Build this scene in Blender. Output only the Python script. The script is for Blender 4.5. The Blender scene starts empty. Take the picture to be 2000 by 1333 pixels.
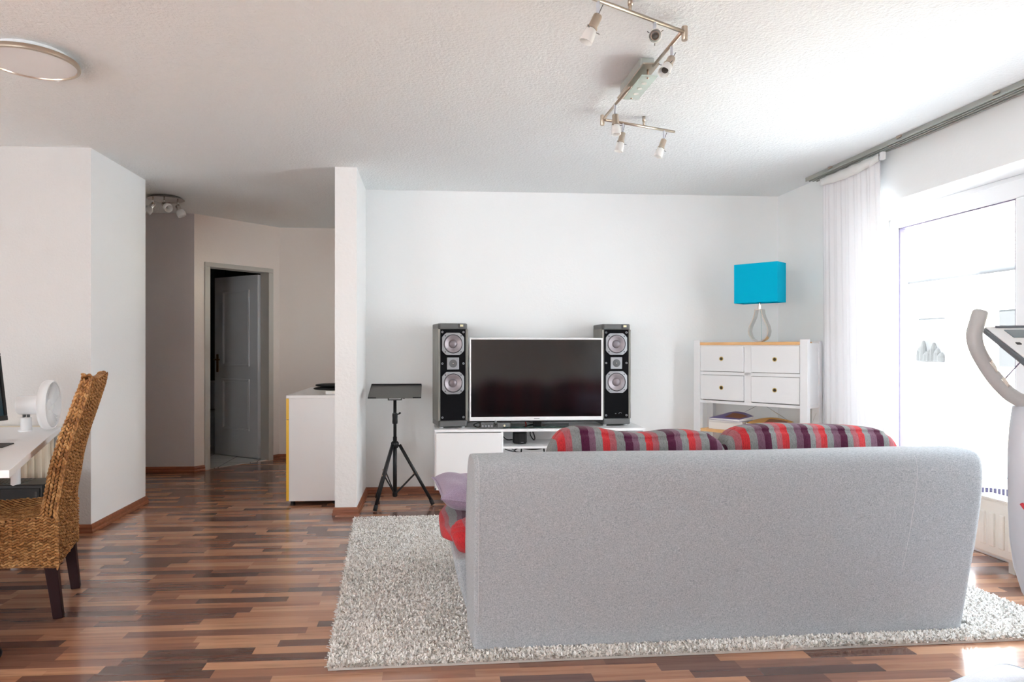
import bpy, bmesh, math, random
import numpy as np
from mathutils import Matrix, Vector
random.seed(7); RNG = np.random.default_rng(7)
S = bpy.context.scene
COL = S.collection
R = math.radians
CEIL = 2.5

# ------------------------------------------------------------------ camera, world, light, exposure
cam = bpy.data.cameras.new('camera'); camo = bpy.data.objects.new('camera', cam); COL.objects.link(camo)
cam.sensor_width = 36; cam.lens = 23.994; cam.shift_x = .032; cam.shift_y = .00675
cam.clip_start = .02; cam.clip_end = 300
camo.location = (0, 0, 1.2); camo.rotation_euler = (R(90), 0, -math.atan(95/1333.))
S.camera = camo
S.view_settings.view_transform = 'Standard'; S.view_settings.look = 'None'
S.view_settings.gamma = 1; S.view_settings.use_curve_mapping = False
S.view_settings.exposure = 1.84
S.cycles.use_denoising = True
S.cycles.max_bounces = 14; S.cycles.diffuse_bounces = 8; S.cycles.glossy_bounces = 4
S.cycles.transparent_max_bounces = 16; S.cycles.transmission_bounces = 6
S.cycles.sample_clamp_indirect = 12
S.cycles.caustics_reflective = False; S.cycles.caustics_refractive = False
W = bpy.data.worlds.new('sky'); S.world = W; W.use_nodes = True
wn = W.node_tree; bg = wn.nodes['Background']
tc = wn.nodes.new('ShaderNodeTexCoord'); sx = wn.nodes.new('ShaderNodeSeparateXYZ')
rp = wn.nodes.new('ShaderNodeValToRGB')
rp.color_ramp.elements[0].position = .0; rp.color_ramp.elements[0].color = (.96, .98, 1, 1)
rp.color_ramp.elements[1].position = .9; rp.color_ramp.elements[1].color = (.76, .87, 1, 1)
wn.links.new(tc.outputs['Generated'], sx.inputs[0]); wn.links.new(sx.outputs[2], rp.inputs[0])
wn.links.new(rp.outputs[0], bg.inputs[0]); bg.inputs[1].default_value = 4.2
sun = bpy.data.lights.new('sun', 'SUN'); sun.energy = 16; sun.angle = R(1); sun.color = (1, .985, .96)
suno = bpy.data.objects.new('sun', sun); COL.objects.link(suno)
suno.rotation_euler = Vector((.62, .25, -.75)).to_track_quat('-Z', 'Y').to_euler()

def portal(loc, rot, w, h):
    L = bpy.data.lights.new('window_portal', 'AREA'); L.shape = 'RECTANGLE'; L.size = w; L.size_y = h
    L.cycles.is_portal = True
    o = bpy.data.objects.new('window_portal', L); COL.objects.link(o); o.location = loc; o.rotation_euler = rot
portal((3.38, 3.415, 1.075), (0, R(90), 0), 2.15, 2.33)
portal((-2.15, -3.3, 1.4), (R(90), 0, 0), 2.1, 1.6)
portal((-4.8, -.7, 1.35), (0, R(-90), 0), 1.9, 2.2)
portal((-.52, 6.67, 1.6), (0, R(90), 0), .55, .44)

# ------------------------------------------------------------------ helpers
def lin(c):
    c = c/255.
    return c/12.92 if c <= .04045 else ((c+.055)/1.055)**2.4
def rgb(*c): return (lin(c[0]), lin(c[1]), lin(c[2]), 1)
M = {}
def mat(name, color, rough=.5, metal=0, spec=.5, coat=0, emit=None):
    m = bpy.data.materials.new(name); m.use_nodes = True
    b = m.node_tree.nodes['Principled BSDF']
    b.inputs['Base Color'].default_value = rgb(*color)
    b.inputs['Roughness'].default_value = rough; b.inputs['Metallic'].default_value = metal
    b.inputs['Specular IOR Level'].default_value = spec; b.inputs['Coat Weight'].default_value = coat
    M[name] = m; return m
def N(m, t, **k):
    n = m.node_tree.nodes.new(t)
    for a, v in k.items():
        if a in n.inputs.keys(): n.inputs[a].default_value = v
        else: setattr(n, a, v)
    return n
def LK(m, a, b): m.node_tree.links.new(a, b)
def P(m): return m.node_tree.nodes['Principled BSDF']
def coords(m, kind='Object', scale=(1, 1, 1)):
    t = N(m, 'ShaderNodeTexCoord'); mp = N(m, 'ShaderNodeMapping'); mp.inputs['Scale'].default_value = scale
    LK(m, t.outputs[kind], mp.inputs[0]); return mp.outputs[0]
def bump(m, h, strength, dist):
    b = N(m, 'ShaderNodeBump'); b.inputs['Strength'].default_value = strength; b.inputs['Distance'].default_value = dist
    LK(m, h, b.inputs['Height']); LK(m, b.outputs[0], P(m).inputs['Normal'])
def ramp(m, fac, stops, const=False):
    r = N(m, 'ShaderNodeValToRGB'); cr = r.color_ramp
    if const: cr.interpolation = 'CONSTANT'
    while len(cr.elements) < len(stops): cr.elements.new(.5)
    for e, (p, c) in zip(cr.elements, stops): e.position = p; e.color = rgb(*c)
    LK(m, fac, r.inputs[0]); return r.outputs[0]
def math_(m, op, a, b=None, c=None):
    n = N(m, 'ShaderNodeMath'); n.operation = op
    for i, v in enumerate((a, b, c)):
        if v is None: continue
        if isinstance(v, (int, float)): n.inputs[i].default_value = v
        else: LK(m, v, n.inputs[i])
    return n.outputs[0]
def noise(m, vec, scale, detail=3, rough=.5):
    n = N(m, 'ShaderNodeTexNoise'); n.inputs['Scale'].default_value = scale; n.inputs['Detail'].default_value = detail
    n.inputs['Roughness'].default_value = rough; LK(m, vec, n.inputs['Vector']); return n.outputs[0]
def mix(m, fac, a, b, blend='MIX'):
    n = N(m, 'ShaderNodeMix'); n.data_type = 'RGBA'; n.blend_type = blend
    for i, v in ((0, fac), (6, a), (7, b)):
        if isinstance(v, (int, float)): n.inputs[i].default_value = v
        elif isinstance(v, tuple): n.inputs[i].default_value = v
        else: LK(m, v, n.inputs[i])
    return n.outputs[2]

def tag(o, label=None, cat=None, group=None, kind=None):
    if label: o['label'] = label
    if cat: o['category'] = cat
    if group: o['group'] = group
    if kind: o['kind'] = kind
    return o
def obj(name, bm, m, parent=None, smooth=False, bevel=0, seg=2, auto=None):
    me = bpy.data.meshes.new(name)
    if isinstance(bm, bmesh.types.BMesh):
        bmesh.ops.recalc_face_normals(bm, faces=bm.faces[:]); bm.to_mesh(me); bm.free()
    else: me = bm
    o = bpy.data.objects.new(name, me); COL.objects.link(o)
    for mm in (m if isinstance(m, (list, tuple)) else [m]): me.materials.append(M[mm] if isinstance(mm, str) else mm)
    if parent: o.parent = parent
    if smooth or auto:
        me.polygons.foreach_set('use_smooth', [True]*len(me.polygons))
        if auto:
            me.set_sharp_from_angle(angle=R(auto))
    if bevel:
        b = o.modifiers.new('bevel', 'BEVEL'); b.width = bevel; b.segments = seg; b.limit_method = 'ANGLE'; b.angle_limit = R(40)
        b.harden_normals = False
    return o
def empty(name, label, cat, loc=(0, 0, 0), rz=0, group=None, rot=None):
    o = bpy.data.objects.new(name, None); COL.objects.link(o); o.location = loc; o.empty_display_size = .1
    o.rotation_euler = rot if rot else (0, 0, rz)
    return tag(o, label, cat, group)
def each(name, parts, m, parent=None, **k):     # one object per piece
    return [obj(name, b_, m, parent, **k) for b_ in parts]
def struct(name, bm, m, parent=None, **k):
    o = obj(name, bm, m, parent, **k)
    if not parent: o['kind'] = 'structure'
    return o
def B(): return bmesh.new()
def box(bm, x0, x1, y0, y1, z0, z1, T=None, mi=0):
    vs = [bm.verts.new(Vector(p)) for p in ((x0,y0,z0),(x1,y0,z0),(x1,y1,z0),(x0,y1,z0),(x0,y0,z1),(x1,y0,z1),(x1,y1,z1),(x0,y1,z1))]
    if T: bmesh.ops.transform(bm, matrix=T, verts=vs)
    for f in ((0,3,2,1),(4,5,6,7),(0,1,5,4),(1,2,6,5),(2,3,7,6),(3,0,4,7)):
        fc = bm.faces.new([vs[i] for i in f]); fc.material_index = mi
    return bm
def bx(*a, **k): return box(B(), *a, **k)
def prism(bm, pts, z0, z1, T=None):
    lo = [bm.verts.new((p[0], p[1], z0)) for p in pts]; hi = [bm.verts.new((p[0], p[1], z1)) for p in pts]; n = len(pts)
    if T: bmesh.ops.transform(bm, matrix=T, verts=lo+hi)
    bm.faces.new(lo[::-1]); bm.faces.new(hi)
    for i in range(n): bm.faces.new((lo[i], lo[(i+1) % n], hi[(i+1) % n], hi[i]))
    return bm
def frames(pts):
    pts = [Vector(p) for p in pts]; out = []; up = None
    for i, p in enumerate(pts):
        t = (pts[min(i+1, len(pts)-1)] - pts[max(i-1, 0)]).normalized()
        if up is None: up = Vector((0, 0, 1)) if abs(t.z) < .9 else Vector((1, 0, 0))
        u = (up - t*up.dot(t)).normalized(); up = u; out.append((p, t, u, t.cross(u)))
    return out
def tube(bm, pts, r, n=10, cap=True, sq=1.0):
    rs = r if isinstance(r, (list, tuple)) else [r]*len(pts); rings = []
    for (p, t, u, v), rr in zip(frames(pts), rs):
        rings.append([bm.verts.new(p + u*math.cos(2*math.pi*k/n)*rr + v*math.sin(2*math.pi*k/n)*rr*sq) for k in range(n)])
    for a, b in zip(rings, rings[1:]):
        for k in range(n): bm.faces.new((a[k], a[(k+1) % n], b[(k+1) % n], b[k]))
    if cap: bm.faces.new(rings[0][::-1]); bm.faces.new(rings[-1])
    return bm
def smoothpath(pts, k=6):
    pts = [Vector(p) for p in pts]; out = []
    for i in range(len(pts)-1):
        p0 = pts[max(i-1, 0)]; p1 = pts[i]; p2 = pts[i+1]; p3 = pts[min(i+2, len(pts)-1)]
        for j in range(k):
            t = j/k; out.append(.5*((2*p1)+(p2-p0)*t+(2*p0-5*p1+4*p2-p3)*t*t+(3*p1-p0-3*p2+p3)*t**3))
    return out+[pts[-1]]
def cyl(bm, a, b, r, n=16, r2=None): return tube(bm, [a, b], [r, r if r2 is None else r2], n)
def lathe(bm, prof, n=32, T=None, closed=False):
    rings = []; allv = []
    for r, z in prof:
        ring = [bm.verts.new((r*math.cos(2*math.pi*k/n), r*math.sin(2*math.pi*k/n), z)) for k in range(n)] if r > 1e-6 else [bm.verts.new((0, 0, z))]
        rings.append(ring); allv += ring
    if closed: rings.append(rings[0])
    for a, b in zip(rings, rings[1:]):
        for k in range(n):
            q = [a[k % len(a)], a[(k+1) % len(a)], b[(k+1) % len(b)], b[k % len(b)]]
            q2 = []
            for v in q:
                if v not in q2: q2.append(v)
            if len(q2) > 2:
                try: bm.faces.new(q2)
                except ValueError: pass
    if T: bmesh.ops.transform(bm, matrix=T, verts=allv)
    return bm
def TR(loc, rot=(0, 0, 0)):
    from mathutils import Euler
    return Matrix.Translation(loc) @ Euler(rot).to_matrix().to_4x4()
def AIM(loc, d):     # z axis along d
    return Matrix.Translation(loc) @ Vector(d).to_track_quat('Z', 'Y').to_matrix().to_4x4()
def mesh_np(name, V, F):
    me = bpy.data.meshes.new(name); V = np.asarray(V, np.float32); F = np.asarray(F, np.int32); k = F.shape[1]
    me.vertices.add(len(V)); me.vertices.foreach_set('co', V.ravel())
    me.loops.add(F.size); me.loops.foreach_set('vertex_index', F.ravel())
    me.polygons.add(len(F)); me.polygons.foreach_set('loop_start', np.arange(0, F.size, k, dtype=np.int32))
    me.polygons.foreach_set('loop_total', np.full(len(F), k, np.int32))
    me.update(calc_edges=True); return me
def gridsurf(bm, f, nu, nv):
    vs = [[bm.verts.new(f(i/nu, j/nv)) for j in range(nv+1)] for i in range(nu+1)]
    for i in range(nu):
        for j in range(nv): bm.faces.new((vs[i][j], vs[i+1][j], vs[i+1][j+1], vs[i][j+1]))
    return vs
def copy_tree(o, parent=None):
    c = o.copy(); COL.objects.link(c)
    if parent: c.parent = parent
    for ch in list(o.children): copy_tree(ch, c)
    return c

# ------------------------------------------------------------------ materials
def wallpaper(name, color, sc=55, st=.35, dist=.006):
    m = mat(name, color, .85, spec=.2); v = coords(m)
    a = noise(m, v, sc, 3, .55); b = noise(m, v, sc*.35, 2)
    bump(m, math_(m, 'ADD', a, math_(m, 'MULTIPLY', b, .5)), st, dist); return m
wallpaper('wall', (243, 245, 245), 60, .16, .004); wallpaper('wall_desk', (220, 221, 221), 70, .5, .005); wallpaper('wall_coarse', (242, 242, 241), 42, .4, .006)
wallpaper('ceiling', (238, 242, 243), 62, .85, .007)
wallpaper('hall_wall', (240, 232, 226), 60, .25, .004); wallpaper('hall_left', (224, 220, 222), 60, .25, .004)
m = mat('floor', (140, 85, 65), .2, spec=.6, coat=.45); P(m).inputs['Coat Roughness'].default_value = .12
t = N(m, 'ShaderNodeTexCoord'); sp = N(m, 'ShaderNodeSeparateXYZ'); LK(m, t.outputs['Object'], sp.inputs[0])
row = math_(m, 'FLOOR', math_(m, 'DIVIDE', sp.outputs[1], .062))
wnz = N(m, 'ShaderNodeTexWhiteNoise', noise_dimensions='1D'); LK(m, row, wnz.inputs['W'])
w = math_(m, 'ADD', math_(m, 'MULTIPLY', sp.outputs[0], 2.7), math_(m, 'MULTIPLY', wnz.outputs[0], 937.))
vo = N(m, 'ShaderNodeTexVoronoi', voronoi_dimensions='1D'); vo.inputs['Scale'].default_value = 1; LK(m, w, vo.inputs['W'])
vs_ = N(m, 'ShaderNodeSeparateColor'); LK(m, vo.outputs['Color'], vs_.inputs[0])
base = ramp(m, vs_.outputs[0], [(0, (100, 74, 66)), (.14, (124, 89, 77)), (.34, (150, 107, 88)), (.56, (178, 127, 98)), (.78, (200, 149, 116)), (1, (214, 166, 132))])
gv = N(m, 'ShaderNodeCombineXYZ'); LK(m, math_(m, 'MULTIPLY', sp.outputs[0], 2.2), gv.inputs[0])
LK(m, math_(m, 'MULTIPLY', sp.outputs[1], 42.), gv.inputs[1]); LK(m, math_(m, 'MULTIPLY', vs_.outputs[1], 55.), gv.inputs[2])
g = noise(m, gv.outputs[0], 1., 6, .6)
g2 = ramp(m, g, [(.30, (150, 136, 134)), (.48, (232, 228, 226)), (.7, (255, 252, 250))])
c1 = mix(m, .6, base, g2, 'MULTIPLY')
prow = math_(m, 'FRACT', math_(m, 'DIVIDE', sp.outputs[1], .186)); seam = math_(m, 'LESS_THAN', prow, .010)
LK(m, mix(m, math_(m, 'MULTIPLY', seam, .5), c1, rgb(45, 28, 25)), P(m).inputs['Base Color'])
rr = math_(m, 'ADD', math_(m, 'MULTIPLY', g, .12), .17); LK(m, rr, P(m).inputs['Roughness'])
def woodmat(name, a, b, rough=.4, sc=(2, 40, 40)):
    m = mat(name, a, rough); v = coords(m, 'Object', sc); n = noise(m, v, 1.5, 5, .6)
    LK(m, ramp(m, n, [(.3, a), (.7, b)]), P(m).inputs['Base Color']); return m
woodmat('skirting', (120, 68, 44), (160, 98, 66), .35)
woodmat('oak', (222, 168, 108), (240, 196, 140), .45, (6, 6, 60))
mat('white_lacquer', (240, 240, 240), .28); mat('white_satin', (236, 237, 238), .4); mat('white_plastic', (238, 240, 242), .35)
mat('pvc', (238, 240, 242), .3); mat('gasket', (120, 112, 135), .5)
mat('yellow', (246, 196, 48), .35); mat('black_plastic', (15, 15, 16), .45, spec=.3); mat('black_metal', (22, 23, 25), .4, spec=.4)
mat('rubber', (18, 18, 19), .7); mat('grey_frame', (196, 194, 188), .45); mat('door_grey', (208, 214, 220), .4)
mat('chrome', (225, 222, 218), .14, 1); mat('nickel', (196, 182, 166), .3, 1); mat('brass', (120, 88, 48), .35, 1)
mat('brass_ring', (214, 186, 110), .35, .6); mat('dark_hole', (60, 50, 34), .6)
mat('radiator_cream', (238, 234, 226), .4); mat('radiator_old', (226, 216, 196), .4)
mat('tile_dark', (70, 74, 76), .3); mat('tray_grey', (66, 64, 60), .35)
mat('leg_wood', (40, 15, 18), .5, spec=.25); mat('white_cloth', (240, 240, 238), .8)
mat('teal_glass', (26, 52, 48), .05, spec=.8); mat('grey_plastic', (96, 102, 110), .4)
mat('bike_grip', (184, 186, 187), .45); mat('bike_silver', (206, 211, 220), .35); mat('sensor', (235, 228, 220), .25, .6)
mat('red_paint', (196, 40, 60), .4); mat('screen_grey', (100, 112, 118), .2); mat('paper', (244, 243, 240), .7)
mat('purple_cover', (112, 96, 160), .35); mat('orange_cover', (238, 178, 70), .35); mat('brown_print', (150, 96, 60), .5)
mat('red_cable', (190, 50, 45), .5); mat('glow_button', (235, 225, 190), .4); mat('stone', (200, 198, 192), .7)
mat('speaker_vinyl', (96, 98, 98), .45); mat('speaker_frame', (158, 160, 164), .42, .3); mat('baffle', (14, 14, 16), .9)
mat('cone', (150, 142, 146), .4, .45); mat('cap_metal', (128, 120, 125), .4, .4); mat('tweeter', (96, 98, 98), .6); mat('badge', (232, 222, 180), .5)
mat('alu_track', (176, 180, 175), .45, .25); mat('letter_grey', (120, 120, 124), .5)
mat('lamp_disc', (236, 237, 238), .45); mat('toilet_white', (236, 238, 240), .15)
m = mat('speaker_wood', (120, 120, 114), .5); v = coords(m, 'Object', (60, 60, 3)); n = noise(m, v, 1.4, 4)
LK(m, ramp(m, n, [(.3, (100, 100, 96)), (.7, (150, 148, 140))]), P(m).inputs['Base Color'])
m = mat('baffle_felt', (14, 14, 16), .95, spec=.15); n = noise(m, coords(m), 500, 2); LK(m, ramp(m, n, [(.4, (8, 8, 9)), (.75, (34, 34, 38))]), P(m).inputs['Base Color'])
m = mat('tv_screen', (10, 9, 10), .04, spec=1.)
n = noise(m, coords(m), 900, 2); bump(m, n, .05, .001)
# bathroom tiles
for nm, c, gc, s in (('bath_tile', (205, 206, 204), (120, 120, 118), 3.3), ('bath_wall', (88, 92, 92), (50, 52, 52), 4.)):
    m = mat(nm, c, .25); br = N(m, 'ShaderNodeTexBrick'); br.offset = 0; br.inputs['Color1'].default_value = rgb(*c); br.inputs['Color2'].default_value = rgb(*c)
    br.inputs['Mortar'].default_value = rgb(*gc); br.inputs['Scale'].default_value = s; br.inputs['Mortar Size'].default_value = .012
    br.inputs['Brick Width'].default_value = 1; br.inputs['Row Height'].default_value = 1
    LK(m, coords(m), br.inputs['Vector']); LK(m, br.outputs[0], P(m).inputs['Base Color'])
# sofa fabric: heathered grey linen weave
def linen(name, a, b, c, sc=1., bst=.5):
    m = mat(name, a, .9, spec=.15); t = coords(m, 'Object', (90*sc, 90*sc, 900*sc)); t2 = coords(m, 'Object', (900*sc, 900*sc, 90*sc))
    n1 = noise(m, t, 1, 3, .6); n2 = noise(m, t2, 1, 3, .6); n3 = noise(m, coords(m), 220*sc, 2)
    s = math_(m, 'MULTIPLY', math_(m, 'ADD', math_(m, 'ADD', n1, n2), math_(m, 'MULTIPLY', n3, .8)), .357)
    LK(m, ramp(m, s, [(.36, a), (.5, b), (.62, c)]), P(m).inputs['Base Color']); bump(m, s, bst, .002)
    P(m).inputs['Sheen Weight'].default_value = .2; return m
linen('sofa_fabric', (130, 136, 141), (168, 173, 178), (196, 200, 204), 1.15)
mat('seam_thread', (206, 207, 209), .8)
linen('lilac', (140, 124, 146), (160, 144, 166), (182, 168, 188), 1.2, .2)
linen('mat_grey', (214, 214, 219), (234, 234, 238), (248, 248, 250), 2)
# striped fabric
CS = {'g': (148, 152, 152), 'p': (92, 34, 66), 'm': (132, 96, 116), 'r': (214, 56, 62), 'k': (184, 102, 110)}
def striped(name, seq, period, phase=0, axis=0, plus=None):
    m = mat(name, (200, 60, 60), .9, spec=.15); t = N(m, 'ShaderNodeTexCoord'); sp = N(m, 'ShaderNodeSeparateXYZ'); LK(m, t.outputs['Object'], sp.inputs[0])
    wob = math_(m, 'MULTIPLY', noise(m, t.outputs['Object'], 5, 2), .012)
    ax = sp.outputs[axis] if plus is None else math_(m, 'ADD', sp.outputs[axis], sp.outputs[plus])
    u = math_(m, 'FRACT', math_(m, 'ADD', math_(m, 'DIVIDE', math_(m, 'ADD', ax, wob), period), phase+10))
    tot = sum(x for _, x in seq); acc = 0; st = []
    for c, wd in seq: st.append((acc/tot, CS[c])); acc += wd
    col = ramp(m, u, st, True)
    sc = [60, 60, 60]; sc[axis] = 900; th = noise(m, coords(m, 'Object', tuple(sc)), 1, 3, .7); fine = noise(m, coords(m), 260, 2)
    f = math_(m, 'ADD', th, math_(m, 'MULTIPLY', fine, .4))
    col = mix(m, .8, col, ramp(m, f, [(.5, (150, 150, 150)), (.68, (225, 225, 225)), (.9, (255, 255, 255))]), 'MULTIPLY')
    LK(m, col, P(m).inputs['Base Color']); bump(m, f, .6, .003); P(m).inputs['Sheen Weight'].default_value = .15; return m
striped('stripe_a', [('g', 17), ('p', 16), ('m', 13), ('g', 15), ('r', 15), ('k', 13)], .195, .58)
striped('stripe_b', [('k', 13), ('r', 15), ('g', 14), ('m', 14), ('p', 14), ('g', 12)], .181, .1)
striped('stripe_end', [('g', 17), ('m', 16), ('p', 13), ('g', 15), ('r', 15), ('k', 13)], .16, .3, 2)
striped('stripe_seat', [('g', 17), ('r', 22), ('k', 13), ('g', 20), ('p', 15), ('m', 13)], .21, .93)
striped('stripe_lap', [('p', 10), ('g', 15), ('r', 22), ('k', 12), ('g', 20), ('m', 12)], .26, .75, 0, 2)
striped('stripe_lump', [('g', 10), ('r', 30), ('k', 26), ('g', 14)], .19, .45)
# rug pile / woven hyacinth : colour per tuft
m = mat('rug_pile', (220, 216, 210), .9, spec=.1); ge = N(m, 'ShaderNodeNewGeometry')
LK(m, ramp(m, ge.outputs['Random Per Island'], [(0, (166, 159, 150)), (.16, (212, 206, 199)), (.4, (240, 237, 232)), (1, (253, 252, 250))]), P(m).inputs['Base Color'])
P(m).inputs['Subsurface Weight'].default_value = 0
mat('rug_backing', (196, 192, 186), .9)
m = mat('hyacinth', (190, 140, 80), .42, spec=.4); ge = N(m, 'ShaderNodeNewGeometry')
cA = ramp(m, ge.outputs['Random Per Island'], [(0, (146, 98, 54)), (.35, (172, 122, 70)), (.7, (190, 140, 84)), (1, (206, 160, 104))])
nn = noise(m, coords(m, 'Object', (1, 1, 1)), 130, 3)
LK(m, mix(m, .6, cA, ramp(m, nn, [(.35, (150, 130, 110)), (.6, (255, 255, 255))]), 'MULTIPLY'), P(m).inputs['Base Color'])
mat('hyacinth_base', (70, 42, 22), .8)
# curtain
m = bpy.data.materials.new('curtain'); m.use_nodes = True; M['curtain'] = m; nt = m.node_tree; nt.nodes.clear()
out = N(m, 'ShaderNodeOutputMaterial'); tr = N(m, 'ShaderNodeBsdfTransparent'); tl = N(m, 'ShaderNodeBsdfTranslucent'); df = N(m, 'ShaderNodeBsdfDiffuse')
tl.inputs[0].default_value = rgb(246, 246, 248); df.inputs[0].default_value = rgb(240, 240, 242)
a = N(m, 'ShaderNodeMixShader'); a.inputs[0].default_value = .07; LK(m, df.outputs[0], a.inputs[1]); LK(m, tl.outputs[0], a.inputs[2])
b = N(m, 'ShaderNodeMixShader'); st = noise(m, coords(m, 'Object', (60, 160, .6)), 1, 3)
LK(m, math_(m, 'ADD', math_(m, 'MULTIPLY', st, .02), .975), b.inputs[0]); LK(m, tr.outputs[0], b.inputs[1]); LK(m, a.outputs[0], b.inputs[2]); LK(m, b.outputs[0], out.inputs[0])
def glassmat(name, tint, refl):
    m = bpy.data.materials.new(name); m.use_nodes = True; M[name] = m; m.node_tree.nodes.clear()
    out = N(m, 'ShaderNodeOutputMaterial'); tr = N(m, 'ShaderNodeBsdfTransparent'); gl = N(m, 'ShaderNodeBsdfGlossy'); gl.inputs['Roughness'].default_value = .02
    tr.inputs[0].default_value = tint; fr = N(m, 'ShaderNodeLayerWeight'); mx = N(m, 'ShaderNodeMixShader')
    LK(m, math_(m, 'MULTIPLY_ADD', math_(m, 'POWER', fr.outputs['Facing'], 5.), .6, .04*refl), mx.inputs[0]); LK(m, tr.outputs[0], mx.inputs[1]); LK(m, gl.outputs[0], mx.inputs[2]); LK(m, mx.outputs[0], out.inputs[0])
m = bpy.data.materials.new('frost'); m.use_nodes = True; M['frost'] = m; m.node_tree.nodes.clear()
out = N(m, 'ShaderNodeOutputMaterial'); tl = N(m, 'ShaderNodeBsdfTranslucent'); df = N(m, 'ShaderNodeBsdfDiffuse'); a = N(m, 'ShaderNodeMixShader')
tl.inputs[0].default_value = rgb(250, 250, 248); df.inputs[0].default_value = rgb(248, 248, 247); a.inputs[0].default_value = .4
LK(m, df.outputs[0], a.inputs[1]); LK(m, tl.outputs[0], a.inputs[2]); LK(m, a.outputs[0], out.inputs[0])
glassmat('pane', (.96, .97, .97, 1), 1.); glassmat('clear_glass', (.80, .9, .88, 1), 1.45)
m = mat('frosted_glass', (238, 242, 242), .3); P(m).inputs['Transmission Weight'].default_value = .35
m = mat('plate_glass', (222, 240, 232), .35); P(m).inputs['Alpha'].default_value = .6
m = mat('shade_cloth', (0, 184, 218), .85, spec=.1); 
# outside
m = mat('render_cream', (232, 222, 200), .9)
m = mat('roof_tile', (44, 38, 34), .9); v = coords(m, 'Object'); wv = N(m, 'ShaderNodeTexBrick'); wv.inputs['Scale'].default_value = 1
wv.inputs['Brick Width'].default_value = .22; wv.inputs['Row Height'].default_value = .30; wv.inputs['Mortar Size'].default_value = .016; wv.inputs['Mortar Smooth'].default_value = .6
wv.inputs['Color1'].default_value = rgb(60, 53, 46); wv.inputs['Color2'].default_value = rgb(76, 68, 60); wv.inputs['Mortar'].default_value = rgb(12, 10, 8); v.node.inputs['Rotation'].default_value = (0, 0, R(90)); LK(m, v, wv.inputs['Vector'])
LK(m, wv.outputs[0], P(m).inputs['Base Color'])
mat('gutter', (46, 48, 51), .9); mat('dark_pane', (120, 132, 140), .1); mat('lace', (42, 43, 44), .9); mat('plant_green', (12, 13, 12), .9)
mat('concrete', (190, 188, 184), .9); mat('pale_ground', (194, 195, 196), .9); mat('net', (44, 44, 47), .9); mat('vent_purple', (34, 28, 56), .8)

# ------------------------------------------------------------------ room shell
XR, YB = 2.975, 5.66
struct('floor', bx(-4.7, 3.35, -3.3, 8.0, -.12, 0), 'floor')
cb = B(); box(cb, -4.7, 3.35, -3.3, 9.6, CEIL, CEIL+.15); struct('ceiling', cb, 'ceiling')
struct('wall_back', bx(-.53, XR+.375, YB, YB+.15, 0, CEIL), 'wall')
# right wall with a floor-length glazed opening and a second window behind the camera
b = B()
box(b, XR, 3.35, 4.58, YB, 0, CEIL); box(b, XR, 3.35, 2.25, 4.58, 2.15, CEIL); box(b, XR, 3.35, -3.3, 2.25, 0, CEIL)
struct('wall_right', b, 'wall')
b = B()
box(b, -4.7, -3.2, -3.45, -3.2, 0, CEIL); box(b, -1.1, 3.35, -3.45, -3.2, 0, CEIL); box(b, -3.2, -1.1, -3.45, -3.2, 2.2, CEIL); box(b, -3.2, -1.1, -3.45, -3.2, 0, .6)
struct('wall_front', b, 'wall')
b = B(); box(b, -4.85, -4.7, -3.3, -1.8, 0, CEIL); box(b, -4.85, -4.7, .4, 8.0, 0, CEIL); box(b, -4.85, -4.7, -1.8, .4, 0, .4); box(b, -4.85, -4.7, -1.8, .4, 2.3, CEIL)
struct('wall_left', b, 'wall')
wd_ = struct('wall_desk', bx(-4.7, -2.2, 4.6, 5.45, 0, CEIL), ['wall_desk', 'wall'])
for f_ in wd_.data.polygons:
    if abs(f_.normal.x) > .5: f_.material_index = 1      # smooth return left white as the lit side; coarse front greyed for shade
b = B(); box(b, -.685, -.53, 4.96, 6.45, 0, CEIL); box(b, -.685, -.53, 6.89, 7.65, 0, CEIL); box(b, -.685, -.53, 6.45, 6.89, 0, 1.32); box(b, -.685, -.53, 6.45, 6.89, 1.87, CEIL)
struct('wall_partition', b, 'wall_coarse')
struct('wall_hall_left', bx(-4.7, -2.28, 6.78, 6.9, 0, CEIL), 'hall_left')
struct('wall_hall_back', bx(-1.63, -.685, 7.5, 7.65, 0, CEIL), 'hall_wall')
# diagonal hall wall with the doorway; local x runs along the wall, y into the bathroom
Pd = Vector((-2.28, 6.78, 0)); Qd = Vector((-1.63, 7.5, 0)); dl = (Qd-Pd).length; da = math.atan2((Qd-Pd).y, (Qd-Pd).x)
TD = TR(Pd, (0, 0, da)); o0, o1 = .150, .845
b = B(); box(b, 0, o0, 0, .13, 0, CEIL, TD); box(b, o1, dl+.05, 0, .13, 0, CEIL, TD); box(b, o0, o1, 0, .13, 2.03, CEIL, TD)
struct('wall_hall_diagonal', b, 'hall_wall')
b = B(); box(b, -4.2, -.9, 9.4, 9.5, 0, CEIL); box(b, -4.2, -4.1, 6.9, 9.4, 0, CEIL); box(b, -1.0, -.9, 7.65, 9.4, 0, CEIL)
struct('wall_bathroom', b, 'bath_wall')
b = B(); prism(b, [tuple((TD @ Vector((.0, .03, 0))).xy), tuple((TD @ Vector((dl, .03, 0))).xy), (-1.0, 7.66), (-1.0, 9.4), (-4.1, 9.4), (-4.1, 6.9), (-2.35, 6.9)], .0, .006)
struct('floor_bathroom', b, 'bath_tile')
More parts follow.
